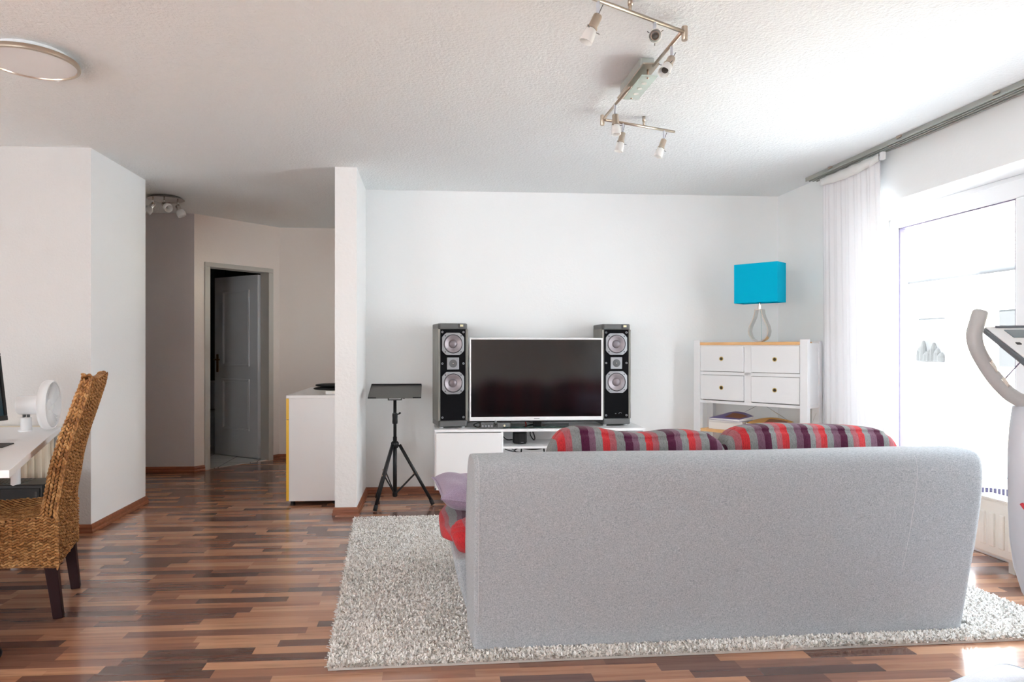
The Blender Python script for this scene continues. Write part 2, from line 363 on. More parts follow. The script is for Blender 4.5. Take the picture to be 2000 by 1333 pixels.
# door frame, door leaf
fr = B(); w = .05
for a0, a1, z0, z1 in ((o0-.045, o0+.012, 0, 2.0), (o1-.012, o1+.045, 0, 2.0), (o0-.045, o1+.045, 2.0, 2.045)): box(fr, a0, a1, -.012, .145, z0, z1, TD)
dj = bpy.data.objects.new('door_1', None); COL.objects.link(dj); dj['kind'] = 'structure'
obj('door_frame', fr, 'grey_frame', dj, bevel=.004)
hx = TD @ Vector((o1-.015, .13, 0)); tgt = Vector((-2.446, 7.921, 0)); la = math.atan2(tgt.y-hx.y, tgt.x-hx.x); LW = .70
TL = TR(hx, (0, 0, la))
lf = B(); box(lf, 0, LW, 0, .04, .012, 1.985, TL)
leaf = obj('door_leaf', lf, 'door_grey', dj, bevel=.003)
def moulding(z0, z1):
    m_ = B()
    for (x0, x1, a, c) in ((.13, LW-.13, z0, z0+.022), (.13, LW-.13, z1-.022, z1), (.13, .152, z0+.022, z1-.022), (LW-.152, LW-.13, z0+.022, z1-.022)):
        box(m_, x0, x1, .036, .052, a, c, TL)
    for (x0, x1, a, c) in ((.16, LW-.16, z0+.03, z0+.036), (.16, LW-.16, z1-.036, z1-.03), (.16, .166, z0+.03, z1-.03), (LW-.166, LW-.16, z0+.03, z1-.03)):
        box(m_, x0, x1, .036, .046, a, c, TL)
    o = obj('door_panel_moulding', m_, 'door_grey', leaf, bevel=.005); return o
moulding(.30, .86); moulding(1.0, 1.83)
h = B(); box(h, LW-.065, LW-.035, .036, .048, .93, 1.13, TL)
obj('handle_plate', h, 'brass', leaf, bevel=.003)
h = B(); tube(h, [TL @ Vector(p) for p in ((LW-.05, .04, 1.07), (LW-.05, .085, 1.07), (LW-.06, .095, 1.07), (LW-.15, .095, 1.07))], .008)
obj('door_handle', h, 'brass', leaf, smooth=True)
# toilet seen through the gap
tt = empty('toilet', 'white toilet glimpsed in the dark bathroom left of the open door', 'toilet', (-2.72, 8.55, .006), R(-20))
tb = B(); lathe(tb, [(.12, 0), (.11, .1), (.13, .22), (.19, .36), (.2, .4), (.16, .4), (.12, .3), (0, .25)], 24, Matrix.Diagonal((1, 1.3, 1, 1))); obj('bowl', tb, 'toilet_white', tt, smooth=True)
tb = B(); lathe(tb, [(.2, .4), (.205, .42), (.19, .43), (.0, .435)], 24, Matrix.Diagonal((1, 1.3, 1, 1))); obj('lid', tb, 'toilet_white', tt, smooth=True)
obj('cistern', bx(-.19, .19, .26, .42, .4, .78), 'toilet_white', tt, bevel=.02)

# skirting boards
def skirt(name, pts, side=1):
    prof = [(0, 0), (.020, 0), (.020, .012), (.014, .022), (.014, .036), (.006, .052), (0, .054)]
    bm = B(); V2 = [Vector((p[0], p[1])) for p in pts]; rings = []
    for i, p in enumerate(V2):
        d0 = (V2[i]-V2[i-1]).normalized() if i else (V2[1]-V2[0]).normalized()
        d1 = (V2[i+1]-V2[i]).normalized() if i < len(V2)-1 else d0
        n0 = Vector((d0.y, -d0.x))*side; n1 = Vector((d1.y, -d1.x))*side; n = (n0+n1); n = n/ (n.length**2/2) if n.length > 0 else n0
        rings.append([bm.verts.new((p.x+n.x*a, p.y+n.y*a, z)) for a, z in prof])
    for a, c in zip(rings, rings[1:]):
        for k in range(len(prof)): bm.faces.new((a[k], a[(k+1) % len(prof)], c[(k+1) % len(prof)], c[k]))
    bm.faces.new(rings[0]); bm.faces.new(rings[-1][::-1])
    return struct(name, bm, 'skirting')
skirt('baseboard_desk', [(-4.6, 4.6), (-2.2, 4.6), (-2.2, 5.45), (-3.2, 5.45)])
skirt('baseboard_hall', [(-4.2, 6.78), (-2.28, 6.78), tuple((TD @ Vector((o0-.045, 0, 0))).xy)])
skirt('baseboard_hall_back', [tuple((TD @ Vector((o1+.045, 0, 0))).xy), (-1.63, 7.5), (-.69, 7.5)])
skirt('baseboard_partition', [(-.685, 5.28), (-.685, 4.96), (-.53, 4.96), (-.53, YB), (XR, YB), (XR, 4.58)])

# glazed opening in the right wall: three floor-length units in white plastic frames
XF = 3.2
def unit(idx, y1, y0, z0, z1, fw=.10, x=XF, sash=True):
    root = bpy.data.objects.new('window_%d' % idx, None); COL.objects.link(root); root['kind'] = 'structure'
    f = B()
    for a, c, p, q in ((y0, y1, z0, z0+.07), (y0, y1, z1-.07, z1), (y0, y0+.05, z0+.07, z1-.07), (y1-.05, y1, z0+.07, z1-.07)): box(f, x+.012, x+.08, a, c, p, q)
    obj('window_frame', f, 'pvc', root, bevel=.006)
    s = B(); a0, a1, p0, p1 = y0+.02, y1-.02, z0+.03, z1-.03
    for a, c, p, q in ((a0, a1, p0, p0+fw), (a0, a1, p1-fw, p1), (a0, a0+fw, p0+fw, p1-fw), (a1-fw, a1, p0+fw, p1-fw)): box(s, x-.008, x+.07, a, c, p, q)
    obj('sash', s, 'pvc', root, bevel=.008)
    g = B()
    for a, c, p, q in ((a0+fw-.004, a1-fw+.004, p1-fw-.008, p1-fw), (a0+fw, a0+fw+.008, p0+fw, p1-fw), (a1-fw-.014, a1-fw, p0+fw, p1-fw), (a0+fw, a1-fw, p0+fw, p0+fw+.008)):
        box(g, x+.0, x+.04, a, c, p, q)
    obj('gasket', g, 'gasket', root)
    obj('pane', bx(x+.03, x+.036, a0+fw, a1-fw, p0+fw, p1-fw), 'pane', root)
    return root
w1 = unit(1, 4.58, 3.40, .0, 2.15); unit(2, 3.40, 2.25, .0, 2.15);
h = B(); cyl(h, (XF-.022, 4.545, 2.02), (XF-.022, 4.545, 2.10), .008); box(h, XF-.03, XF+.01, 4.53, 4.555, 2.085, 2.10)
obj('hinge', h, 'sensor', w1, bevel=.002)
# window behind the camera
root = bpy.data.objects.new('window_3', None); COL.objects.link(root); root['kind'] = 'structure'
f = B()
for a, c, p, q in ((-3.2, -1.1, .6, .7), (-3.2, -1.1, 2.1, 2.2), (-3.2, -3.1, .7, 2.1), (-1.2, -1.1, .7, 2.1), (-2.2, -2.1, .7, 2.1)): box(f, a, c, -3.36, -3.29, p, q)
obj('window_frame', f, 'pvc', root, bevel=.006); obj('pane', bx(-3.1, -1.2, -3.33, -3.324, .7, 2.1), 'pane', root)
root = bpy.data.objects.new('window_5', None); COL.objects.link(root); root['kind'] = 'structure'  # added unseen window in the left wall, there to fill the room with light
f = B()
for a, c, p, q in ((-1.8, .4, .4, .5), (-1.8, .4, 2.2, 2.3), (-1.8, -1.7, .5, 2.2), (.3, .4, .5, 2.2), (-.75, -.65, .5, 2.2)): box(f, -4.80, -4.74, a, c, p, q)
obj('window_frame', f, 'pvc', root, bevel=.006); obj('pane', bx(-4.78, -4.774, -1.7, .3, .5, 2.2), 'pane', root)
root = bpy.data.objects.new('window_4', None); COL.objects.link(root); root['kind'] = 'structure'  # added unseen opening in the partition, lets daylight onto the diagonal hall wall
f = B()
for a, c, p, q in ((6.45, 6.89, 1.32, 1.35), (6.45, 6.89, 1.84, 1.87), (6.45, 6.48, 1.35, 1.84), (6.86, 6.89, 1.35, 1.84)): box(f, -.63, -.57, a, c, p, q)
obj('window_frame', f, 'pvc', root, bevel=.004); obj('pane', bx(-.60, -.594, 6.48, 6.86, 1.35, 1.84), 'pane', root)

# ------------------------------------------------------------------ outside: neighbour house, balcony
def gable_roof():
    a = R(38); L = 11
    b = B(); box(b, 0, L, 0, 26, -.05, 0)
    return b, a
hs = empty('neighbour_house', 'cream rendered house with tiled roof seen through the glazed door', 'house', (12, 4, -3.2))
obj('house_wall', bx(0, 9, 0, 26, 0, 6.0), 'render_cream', hs)
rb, ra = gable_roof(); ro = obj('roof', rb, 'roof_tile', hs); ro.location = (-.45, 0, 6.03); ro.rotation_euler = (0, -ra, 0)
g = B(); tube(g, [(-.5, 0, 6.01), (-.5, 26, 6.01)], .075, 10); obj('gutter', g, 'gutter', hs, smooth=True)
sk = B(); box(sk, 3.0, 4.6, 11.5, 12.9, 0, .12); s_o = obj('skylight', sk, 'white_lacquer', hs); s_o.location = (-.45, 0, 6.03); s_o.rotation_euler = (0, -ra, 0)
def house_window(y0, y1, z0, z1, plants):
    f = B(); w = .09
    for a, c, p, q in ((y0-w, y1+w, z0-w, z0), (y0-w, y1+w, z1, z1+w), (y0-w, y0, z0, z1), (y1, y1+w, z0, z1)): box(f, -.05, .02, a, c, p, q)
    box(f, -.12, .0, y0-.15, y1+.15, z0-.14, z0-.09)
    wo = obj('window', f, 'white_lacquer', hs)
    obj('pane', bx(-.02, -.01, y0, y1, z0, z1), 'lace', wo)
    if plants:
        pb = B()
        for k in range(7):
            yy = y0+.12+(y1-y0-.2)*k/6; hh = (.22, .32, .45, .3, .25, .5, .36)[k]
            lathe(pb, [(0, 0), (.09, .03), (.08, hh*.7), (.03, hh), (0, hh+.02)], 8, TR((-.05, yy, z0)))
        obj('windowsill_plants', pb, 'plant_green', wo)
house_window(11.08, 11.98, 4.06, 5.12, True); house_window(8.2, 9.6, 4.0, 5.2, False); house_window(14.2, 15.2, 4.06, 5.12, False)
struct('ground_outside', bx(-30, 60, -40, 60, -3.4, -3.2), 'pale_ground')  # unseen ground, coloured pale to bounce daylight up to the ceiling
struct('floor_balcony', bx(3.35, 4.7, .2, 7.2, -.2, -.04), 'concrete')
rl = empty('balcony_railing', 'pale balcony railing hung with wire netting outside the glazed door', 'railing', (4.6, 3.7, -.04))
for k in range(6): obj('post', bx(-.02, .02, -3.4+k*1.36-.02, -3.4+k*1.36+.02, 0, .74), 'white_satin', rl)
obj('top_rail', bx(-.03, .03, -3.5, 3.5, .74, .78), 'white_satin', rl)
nb = B()
for k in range(141): box(nb, -.0015, .0015, -3.5+k*.05-.0015, -3.5+k*.05+.0015, .0, .74)
for k in range(8): box(nb, -.0015, .0015, -3.5, 3.5, .08+k*.09-.0015, .08+k*.09+.0015)
tag(obj('wire_netting', nb, 'net', rl), kind='stuff')
ac = empty('air_conditioner', 'white vented unit standing low on the balcony behind the glass', 'air conditioner', (3.98, 4.66, -.04))
obj('casing', bx(-.28, .28, -.28, .3, .03, .30), 'white_plastic', ac, bevel=.02)
obj('lid', bx(-.24, .24, -.05, .28, .302, .39), 'white_plastic', ac, bevel=.02)
vb = B()
for k in range(16):
    for q in range(2): box(vb, -.25+k*.03, -.235+k*.03, -.286, -.279, .20+q*.026, .222+q*.026+(.045*(1-k/16) if q else 0))
obj('vent', vb, 'vent_purple', ac); obj('foot', bx(-.26, .26, -.26, .28, 0, .03), 'black_plastic', ac)

# ------------------------------------------------------------------ radiators
def radiator(root, L, H, D, m_, pitch, grille=True):
    b = B(); box(b, 0, L, .012, D, .02, H-.012)
    obj('panel', b, m_, root, bevel=.012)
    k = 0; fl = B()
    n = int((L-.06)/pitch)
    for k in range(n):
        x = .05+k*pitch; box(fl, x, x+pitch*.55, .0, .02, .07, H-.08)
    obj('front_flutes', fl, m_, root, bevel=.007)
    if grille:
        g = B(); box(g, -.004, L+.004, .006, D+.004, H-.014, H)
        tp = obj('top_cover', g, m_, root, bevel=.004)
        s = B(); nn = int(L/.03)
        for k in range(nn): box(s, .02+k*.03, .034+k*.03, .035, D-.03, H, H+.003)
        obj('grille', s, m_, tp)
rd = empty('radiator', 'low cream panel radiator in front of the glazed door beside the sofa', 'radiator', (3.035, 3.63, .05), R(-90))
radiator(rd, 1.3, .335, .12, 'radiator_cream', .062)
for x in (.2, 1.1): obj('foot', bx(x, x+.04, .04, .09, -.05, .02), 'radiator_cream', rd)
rd = empty('radiator', 'old cream ribbed radiator on the wall behind the white desk', 'radiator', (-3.9, 4.47, .10))
radiator(rd, 1.49, .60, .1, 'radiator_old', .042, False)
b = B(); box(b, 0, 1.49, .0, .10, .585, .602); tv_ = obj('top_cover', b, 'radiator_old', rd, bevel=.004)
each('slot', [bx(.04+k*.08, .07+k*.08, -.002, .0, .565, .578) for k in range(18)], 'dark_hole', tv_)
vv = B(); cyl(vv, (1.49, .05, .56), (1.56, .05, .56), .022); cyl(vv, (1.55, .05, .56), (1.55, .05, .50), .016); obj('valve', vv, 'radiator_old', rd, auto=40)
vv = B(); lathe(vv, [(0, 0), (.025, 0), (.027, .03), (.02, .06), (0, .062)], 20, AIM((1.56, .05, .56), (1, 0, 0))); obj('thermostat_knob', vv, 'white_plastic', rd, auto=40)
each('pipe', [cyl(B(), (1.53, .05, .5), (1.53, .05, -.1), .009), cyl(B(), (.2, .05, .03), (.2, .05, -.1), .009)], 'radiator_old', rd, smooth=True)

# ------------------------------------------------------------------ curtain rail and curtain
rt = empty('curtain_track', 'grey metal three-channel curtain track along the ceiling above the glazed door', 'curtain track', (2.87, 5.03, 2.472))
b = B(); box(b, -.01, .085, -4.2, 0, .012, .028)
for x in (-.01, .018, .046, .0765): box(b, x, x+.0085, -4.2, 0, 0, .014)
obj('channel_profile', b, 'alu_track', rt)
for k in range(6):
    b = B(); box(b, -.018, .012, -.35-k*.72, -.31-k*.72, .014, .027); obj('bracket', b, 'nickel', rt)
ct = empty('curtain', 'sheer white curtain drawn aside between the dresser and the glazed door', 'curtain', (2.90, 4.875, .02))
def fc(u, v):
    y = -.66*u - .04*u*(1-v); z = 2.41*v
    amp = .007+.006*(1-v); x = amp*math.sin(u*34+.6*math.sin(v*2))+.006*math.sin(u*90+v*3)
    return Vector((x-.0+.06*(1-v)*u*.2, y, z))
b = B(); gridsurf(b, fc, 160, 24); obj('drape', b, 'curtain', ct, smooth=True)
b = B(); gridsurf(b, lambda u, v: Vector((-.014+.004*math.sin(u*30), .003-.665*u, 2.385+.05*v-.022*math.sin(math.pi*u)*(1-v))), 60, 2)
hd = obj('header_tape', b, 'white_cloth', ct, smooth=True); so = hd.modifiers.new('s', 'SOLIDIFY'); so.thickness = .004
obj('end_cap', bx(-.015, .01, -.70, -.67, 2.39, 2.44), 'white_plastic', ct, bevel=.003)

# ------------------------------------------------------------------ rug
RP = np.array([(-.38, 2.565), (2.70, 2.635), (2.56, 4.85), (-.525, 4.78)])
def bil(u, v):
    a = RP[0]*(1-u)[:, None]+RP[1]*u[:, None]; b = RP[3]*(1-u)[:, None]+RP[2]*u[:, None]
    return a*(1-v)[:, None]+b*v[:, None]
rug = empty('shag_rug', 'pale grey shaggy rug on the floor under the grey sofa', 'rug', (0, 0, 0))
b = B(); prism(b, [tuple(p) for p in RP], .001, .010); obj('backing', b, 'rug_backing', rug)
def pile(n, region):
    u = RNG.random(n); v = RNG.random(n); p = bil(u, v); keep = region(p[:, 0], p[:, 1], u, v); p = p[keep]; n = len(p)
    ang = RNG.random(n)*2*np.pi; lean = .35+RNG.random(n)*.95; L = .014+RNG.random(n)*.012; w = .0017+RNG.random(n)*.0016
    # clumps lean the same way
    ang = ang*.85 + .9*np.sin(p[:, 0]*9+2*np.sin(p[:, 1]*7))
    d = np.c_[np.cos(ang), np.sin(ang)]; s = np.c_[-d[:, 1], d[:, 0]]
    V = np.zeros((n, 6, 3), np.float32); z0 = .008
    for i, (t, ww) in enumerate(((0, .8), (.5, 1.25), (1, .9))):
        off = L*t*np.sin(lean*t); zz = z0+L*t*np.cos(lean*t*.9)
        c = p+d*off[:, None]
        V[:, 2*i, :2] = c-s*(w*ww)[:, None]; V[:, 2*i+1, :2] = c+s*(w*ww)[:, None]; V[:, 2*i, 2] = zz; V[:, 2*i+1, 2] = zz
    F = (np.arange(n)*6)[:, None, None]+np.array([[0, 1, 3, 2], [2, 3, 5, 4]])[None]
    return V.reshape(-1, 3), F.reshape(-1, 4)
hid = lambda x, y: (x > .25) & (x < 2.2) & (y > 2.95)
under = lambda x, y: (x > .16+.0*y) & (x < 2.3) & (y > 2.74) & (y < 3.72)
V1, F1 = pile(620000, lambda x, y, u, v: ~hid(x, y) & ~under(x, y))
V2, F2 = pile(130000, lambda x, y, u, v: hid(x, y) & ~under(x, y))
me = mesh_np('pile', np.r_[V1, V2], np.r_[F1, F2+len(V1)]); tag(obj('pile', me, 'rug_pile', rug), kind='stuff')

# ------------------------------------------------------------------ cushions helper
def rbox(sx, sy, sz, n=5.0, seg=24, top=None, cap=None):
    """rounded, puffed box (half sizes), superellipsoid; top(x) lifts the upper side"""
    bm = B(); bmesh.ops.create_cube(bm, size=2); bmesh.ops.subdivide_edges(bm, edges=bm.edges[:], cuts=seg, use_grid_fill=True)
    for v in bm.verts:
        p = v.co; k = (abs(p.x)**n+abs(p.y)**n+abs(p.z)**n)**(1/n); q = p/k
        v.co = Vector((q.x*sx, q.y*sy, q.z*sz))
        if top: v.co += top(q)
    if cap:
        for f in bm.faces:
            c = f.calc_center_median()
            if abs(c.x) > sx*cap: f.material_index = 1
    return bm
def knife(sx, sy, sz, seg=36):
    bm = B(); bmesh.ops.create_grid(bm, x_segments=seg, y_segments=seg, size=1)
    geom = bmesh.ops.duplicate(bm, geom=bm.verts[:]+bm.edges[:]+bm.faces[:]); low = [g for g in geom['geom'] if isinstance(g, bmesh.types.BMVert)]
    ls = set(low)
    for v in bm.verts:
        x, y = v.co.x, v.co.y; t = max(0, (1-x**4)*(1-y**4))**.55
        w = 1+.06*math.sin(x*7+y*3)*.5; pin = .07
        X = x*(1-pin*(1-y*y)*abs(x)**3*0-pin*(1-abs(y)**3)*abs(x)**6); Y = y*(1-pin*(1-abs(x)**3)*abs(y)**6)
        v.co = Vector((X*sx, Y*sy, (t*sz*w+.004*math.sin(x*11+y*5)*t)*(-1 if v in ls else 1)))
    bmesh.ops.remove_doubles(bm, verts=bm.verts[:], dist=.0006); return bm

# ------------------------------------------------------------------ sofa : deep backrest slab, tapered seat base
SR = R(1.6); so_ = empty('sofa', 'grey fabric sofa seen from behind, standing on the shaggy rug', 'sofa', (.160, 2.655, .0), SR)
SL = 2.10
def back_profile():
    # (y,z) loop of the backrest, rear face at y=0 leaning to the camera at the top
    pts = [(.0, .012), (-.012, .2), (-.026, .4), (-.036, .6), (-.036, .69), (-.024, .742), (.008, .764), (.07, .770), (.14, .767), (.185, .748), (.21, .70), (.22, .55), (.23, .3), (.23, .012)]
    return smoothpath([(0, y, z) for y, z in pts], 3)
pr = back_profile()
def xr(z):  # right end bulges outwards towards the top
    return SL-.035+.075*math.sin(min(1, max(0, z/.78))*math.pi*.52)
def xl(z): return .008
b = B(); TS = sorted([k/40 for k in range(41)]+[.0008, .0025, .005, .0085, .9992, .998, .996, .992, .987]); nx = len(TS)-1; rows = []
for i in range(nx+1):
    t = TS[i]; e = min(t, 1-t)*SL; inset = .0
    rc = .018 if t < .5 else .035
    if e < rc: inset = rc-math.sqrt(max(0, rc**2-(rc-e)**2))
    row_ = []
    for p in pr:
        cy, cz = .10, .40; y, z = p.y, p.z
        kx = xl(z)+(xr(z)-xl(z))*t
        if t < .1: kx -= (.02+.04*math.sin(math.pi*min(1, z/.78)))*max(0, y+.036)*(1-t/.1)
        yy = y+(cy-y)*inset/.12*.55; zz = z-(inset*.25 if z > .4 else 0)
        zz += .004*math.sin(t*9)*(z/.78)*.6
        yy += .006*math.sin(t*13+z*5)*math.sin(z*4)
        row_.append(b.verts.new((kx, yy, max(.012, zz))))
    rows.append(row_)
# denser ends
for r0, r1 in zip(rows, rows[1:]):
    for k in range(len(pr)): b.faces.new((r0[k], r0[(k+1) % len(pr)], r1[(k+1) % len(pr)], r1[k]))
b.faces.new(rows[0]); b.faces.new(rows[-1][::-1])
obj('backrest', b, 'sofa_fabric', so_, auto=50)
# piped seams down both ends and across the right third
each('seam', [tube(B(), [Vector((xl(p.z)+.017, p.y-.001, p.z)) for p in pr[2:22]], .0009, 6),
    tube(B(), [Vector((xr(p.z)-.30-.04*(1-p.z/.78), p.y-.0005, p.z+.0005)) for p in pr[2:26]], .0009, 6),
    tube(B(), [Vector((xr(p.z)-.012, p.y+.02, p.z-.012)) for p in pr[1:18]], .0024, 6)], 'seam_thread', so_, smooth=True)
b = B(); vs = []
for z, ins in ((.02, .02), (.10, -.005), (.22, -.04), (.30, -.055)):
    vs.append([b.verts.new((x, y, z)) for x, y in ((ins, .24), (ins-.0, .98-ins*.3), (SL-ins-.03, .98-ins*.3), (SL-ins-.03, .24))])
for a_, c_ in zip(vs, vs[1:]):
    for k in range(4): b.faces.new((a_[k], a_[(k+1) % 4], c_[(k+1) % 4], c_[k]))
b.faces.new(vs[0][::-1]); b.faces.new(vs[-1])
obj('seat_base', b, 'sofa_fabric', so_, bevel=.02, seg=3)
# seat pad and back cushions (loose)
b = rbox(1.11, .385, .062, 4.5, 28, lambda q: Vector((0, 0, .012*math.sin(q.x*12)+.008*math.sin(q.y*9))))
for v in b.verts:
    if v.co.x < -.9: v.co.z -= (-.9-v.co.x)*.28; v.co.y += .10*max(0, (-.95-v.co.x))*5*(.3+v.co.y)
o = obj('seat_pad', b, 'stripe_lap', None, smooth=True); o.location = (1.155, 3.40, .375); o.rotation_euler = (0, 0, SR)
tag(o, 'long striped seat pad hanging over the left end of the sofa', 'cushion')
b = rbox(.070, .09, .060, 2.6, 14, lambda q: Vector((0, 0, .006*math.sin(q.x*9+q.y*14))))
o = obj('bolster_cushion', b, 'stripe_lump', None, smooth=True); o.location = (.165, 3.05, .362); o.rotation_euler = (R(10), R(-25), R(5))
tag(o, 'red striped cushion corner squeezed out beside the left side of the sofa back', 'cushion')
def topz_fn(ts, zs):
    return lambda t: float(np.interp(t, ts, zs))
def back_cushion(name, x0, x1, z0, z1, mm, label, ts, zs, thick=.115):
    hx_ = (x1-x0)/2; zc_ = (z0+z1)/2; f = topz_fn(ts, zs)
    b = rbox(hx_, thick, (z1-z0)/2, 4.6, 34, None, None)
    for v in b.verts:
        qz = v.co.z/((z1-z0)/2); qy = v.co.y/thick
        if qy < 0 and .80 < qz < .885: v.co.y += .007; v.co.z -= .002
        if v.co.z > 0: v.co.z *= ((f(v.co.x/hx_-.06)+f(v.co.x/hx_)+f(v.co.x/hx_+.06))/3-zc_)/((z1-z0)/2)
    for v in b.verts:
        v.co.y += .006*math.sin(v.co.x*31)*(1 if v.co.y < 0 else 0)
    o = obj(name, b, mm, None, smooth=True); o.location = ((x0+x1)/2, 3.04+(x0-.5)*.028, (z0+z1)/2); o.rotation_euler = (R(-3), 0, SR)
    return tag(o, label, 'cushion')
back_cushion('back_cushion', .52, 1.335, .45, .850, 'stripe_a', 'striped back cushion behind the sofa top, in front of the television', [-1, -.9, -.75, -.5, -.12, .12, .4, .6, .85, .97, 1], [.79, .85, .857, .846, .816, .814, .828, .830, .826, .80, .78])
back_cushion('back_cushion', 1.325, 2.17, .45, .875, 'stripe_b', 'striped back cushion behind the sofa top, below the blue lamp', [-1, -.93, -.75, -.3, 0, .3, .6, .8, .9, 1], [.80, .842, .850, .852, .846, .842, .838, .832, .808, .76])
def lilac(loc, rot, sx, sy, sz, label):
    b = knife(sx, sy, sz); r_ = empty('throw_pillow', label, 'cushion', loc, rot=rot); o = obj('pillow_body', b, 'lilac', r_, smooth=True)
    s = B(); e = .985; pts = []
    for k in range(81):
        t = k/80*4; sd = int(t) % 4; f = t-int(t); x, y = [(-1+2*f, -1), (1, -1+2*f), (1-2*f, 1), (-1, 1-2*f)][sd]
        pin = .07; pts.append(Vector((x*(1-pin*(1-abs(y)**3)*abs(x)**6)*sx, y*(1-pin*(1-abs(x)**3)*abs(y)**6)*sy, 0)))
    tube(s, pts, .005, 6, False); obj('piping', s, 'lilac', r_, smooth=True); return r_
lilac((.26, 3.40, .472), (R(3), R(9), R(6)), .235, .21, .070, 'lilac pillow lying on the striped seat at the left end of the sofa')
lilac((1.75, 3.30, .585), (R(68), 0, R(4)), .2, .14, .06, 'lilac pillow standing against the striped cushions, hidden behind the sofa back')

# ------------------------------------------------------------------ TV bench
tb = empty('tv_bench', 'low white lacquered television bench against the back wall', 'tv bench', (.03, 5.2, 0))
L, D, z0, z1 = 1.635, .42, .115, .578
obj('top', bx(0, L, 0, D, z1-.022, z1), 'white_lacquer', tb, bevel=.002)
c = B(); box(c, .0, .018, .004, D, z0, z1-.022); box(c, L-.018, L, .004, D, z0, z1-.022); box(c, .508, .526, .004, D, z0, z1-.022); box(c, 1.12, 1.138, .004, D, z0, z1-.022)
box(c, .0, L, .004, D, z0, z0+.018); box(c, .0, L, D-.006, D, z0, z1-.022)
obj('carcass', c, 'white_lacquer', tb, bevel=.001)
obj('shelf', bx(.526, 1.12, .006, D-.01, .425, .443), 'white_lacquer', tb, bevel=.001)
obj('door', bx(.012, .510, -.014, .004, z0+.004, z1-.027), 'white_lacquer', tb, bevel=.0015)
obj('door', bx(1.126, L-.004, -.014, .004, z0+.004, z1-.027), 'white_lacquer', tb, bevel=.0015)
for x, y in ((.14, .06), (L-.17, .06), (.14, D-.08), (L-.17, D-.08)): obj('leg', bx(x, x+.03, y, y+.03, 0, z0), 'white_satin', tb)
for x in (.60, .88): 
    b = B(); cyl(b, (x, D-.008, .50), (x, D-.0075, .50), .028, 24); obj('cable_port', b, 'white_plastic', tb, auto=40)

# ------------------------------------------------------------------ television
tv = empty('television', 'flat television with white bezel and glossy black screen on the white bench', 'television', (.83, 5.33, .578))
TW, TH, tz = 1.055, .648, .052
scr = (-TW/2+.012, TW/2-.012, tz+.030, tz+TH-.013)
b = B(); y0, y1 = -.022, .02
box(b, -TW/2, TW/2, y0, y1, tz+TH-.013, tz+TH); box(b, -TW/2, TW/2, y0, y1, tz, tz+.030); box(b, -TW/2, scr[0], y0, y1, tz+.03, tz+TH-.013); box(b, scr[1], TW/2, y0, y1, tz+.03, tz+TH-.013)
obj('bezel', b, 'white_lacquer', tv, bevel=.002)
obj('screen', bx(scr[0]-.002, scr[1]+.002, y0+.004, y1, scr[2]-.002, scr[3]+.002), 'tv_screen', tv)
obj('rear_housing', bx(-TW/2+.03, TW/2-.03, y1, .055, tz+.02, tz+TH-.04), 'black_plastic', tv, bevel=.015)
obj('lower_lip', bx(-TW/2, TW/2, y0-.002, y1, tz-.010, tz), 'black_plastic', tv)
obj('neck', bx(-.018, .045, .0, .05, .008, tz+.06), 'black_plastic', tv, bevel=.004)
b = B(); prism(b, [(-.27, -.095), (.24, -.095), (.285, .13), (-.315, .13)][::1], .004, .012); obj('glass_foot', b, 'teal_glass', tv, bevel=.002)
obj('maker_mark', bx(-.022, .022, y0-.0006, y0, tz+.0125, tz+.0165), 'letter_grey', tv)

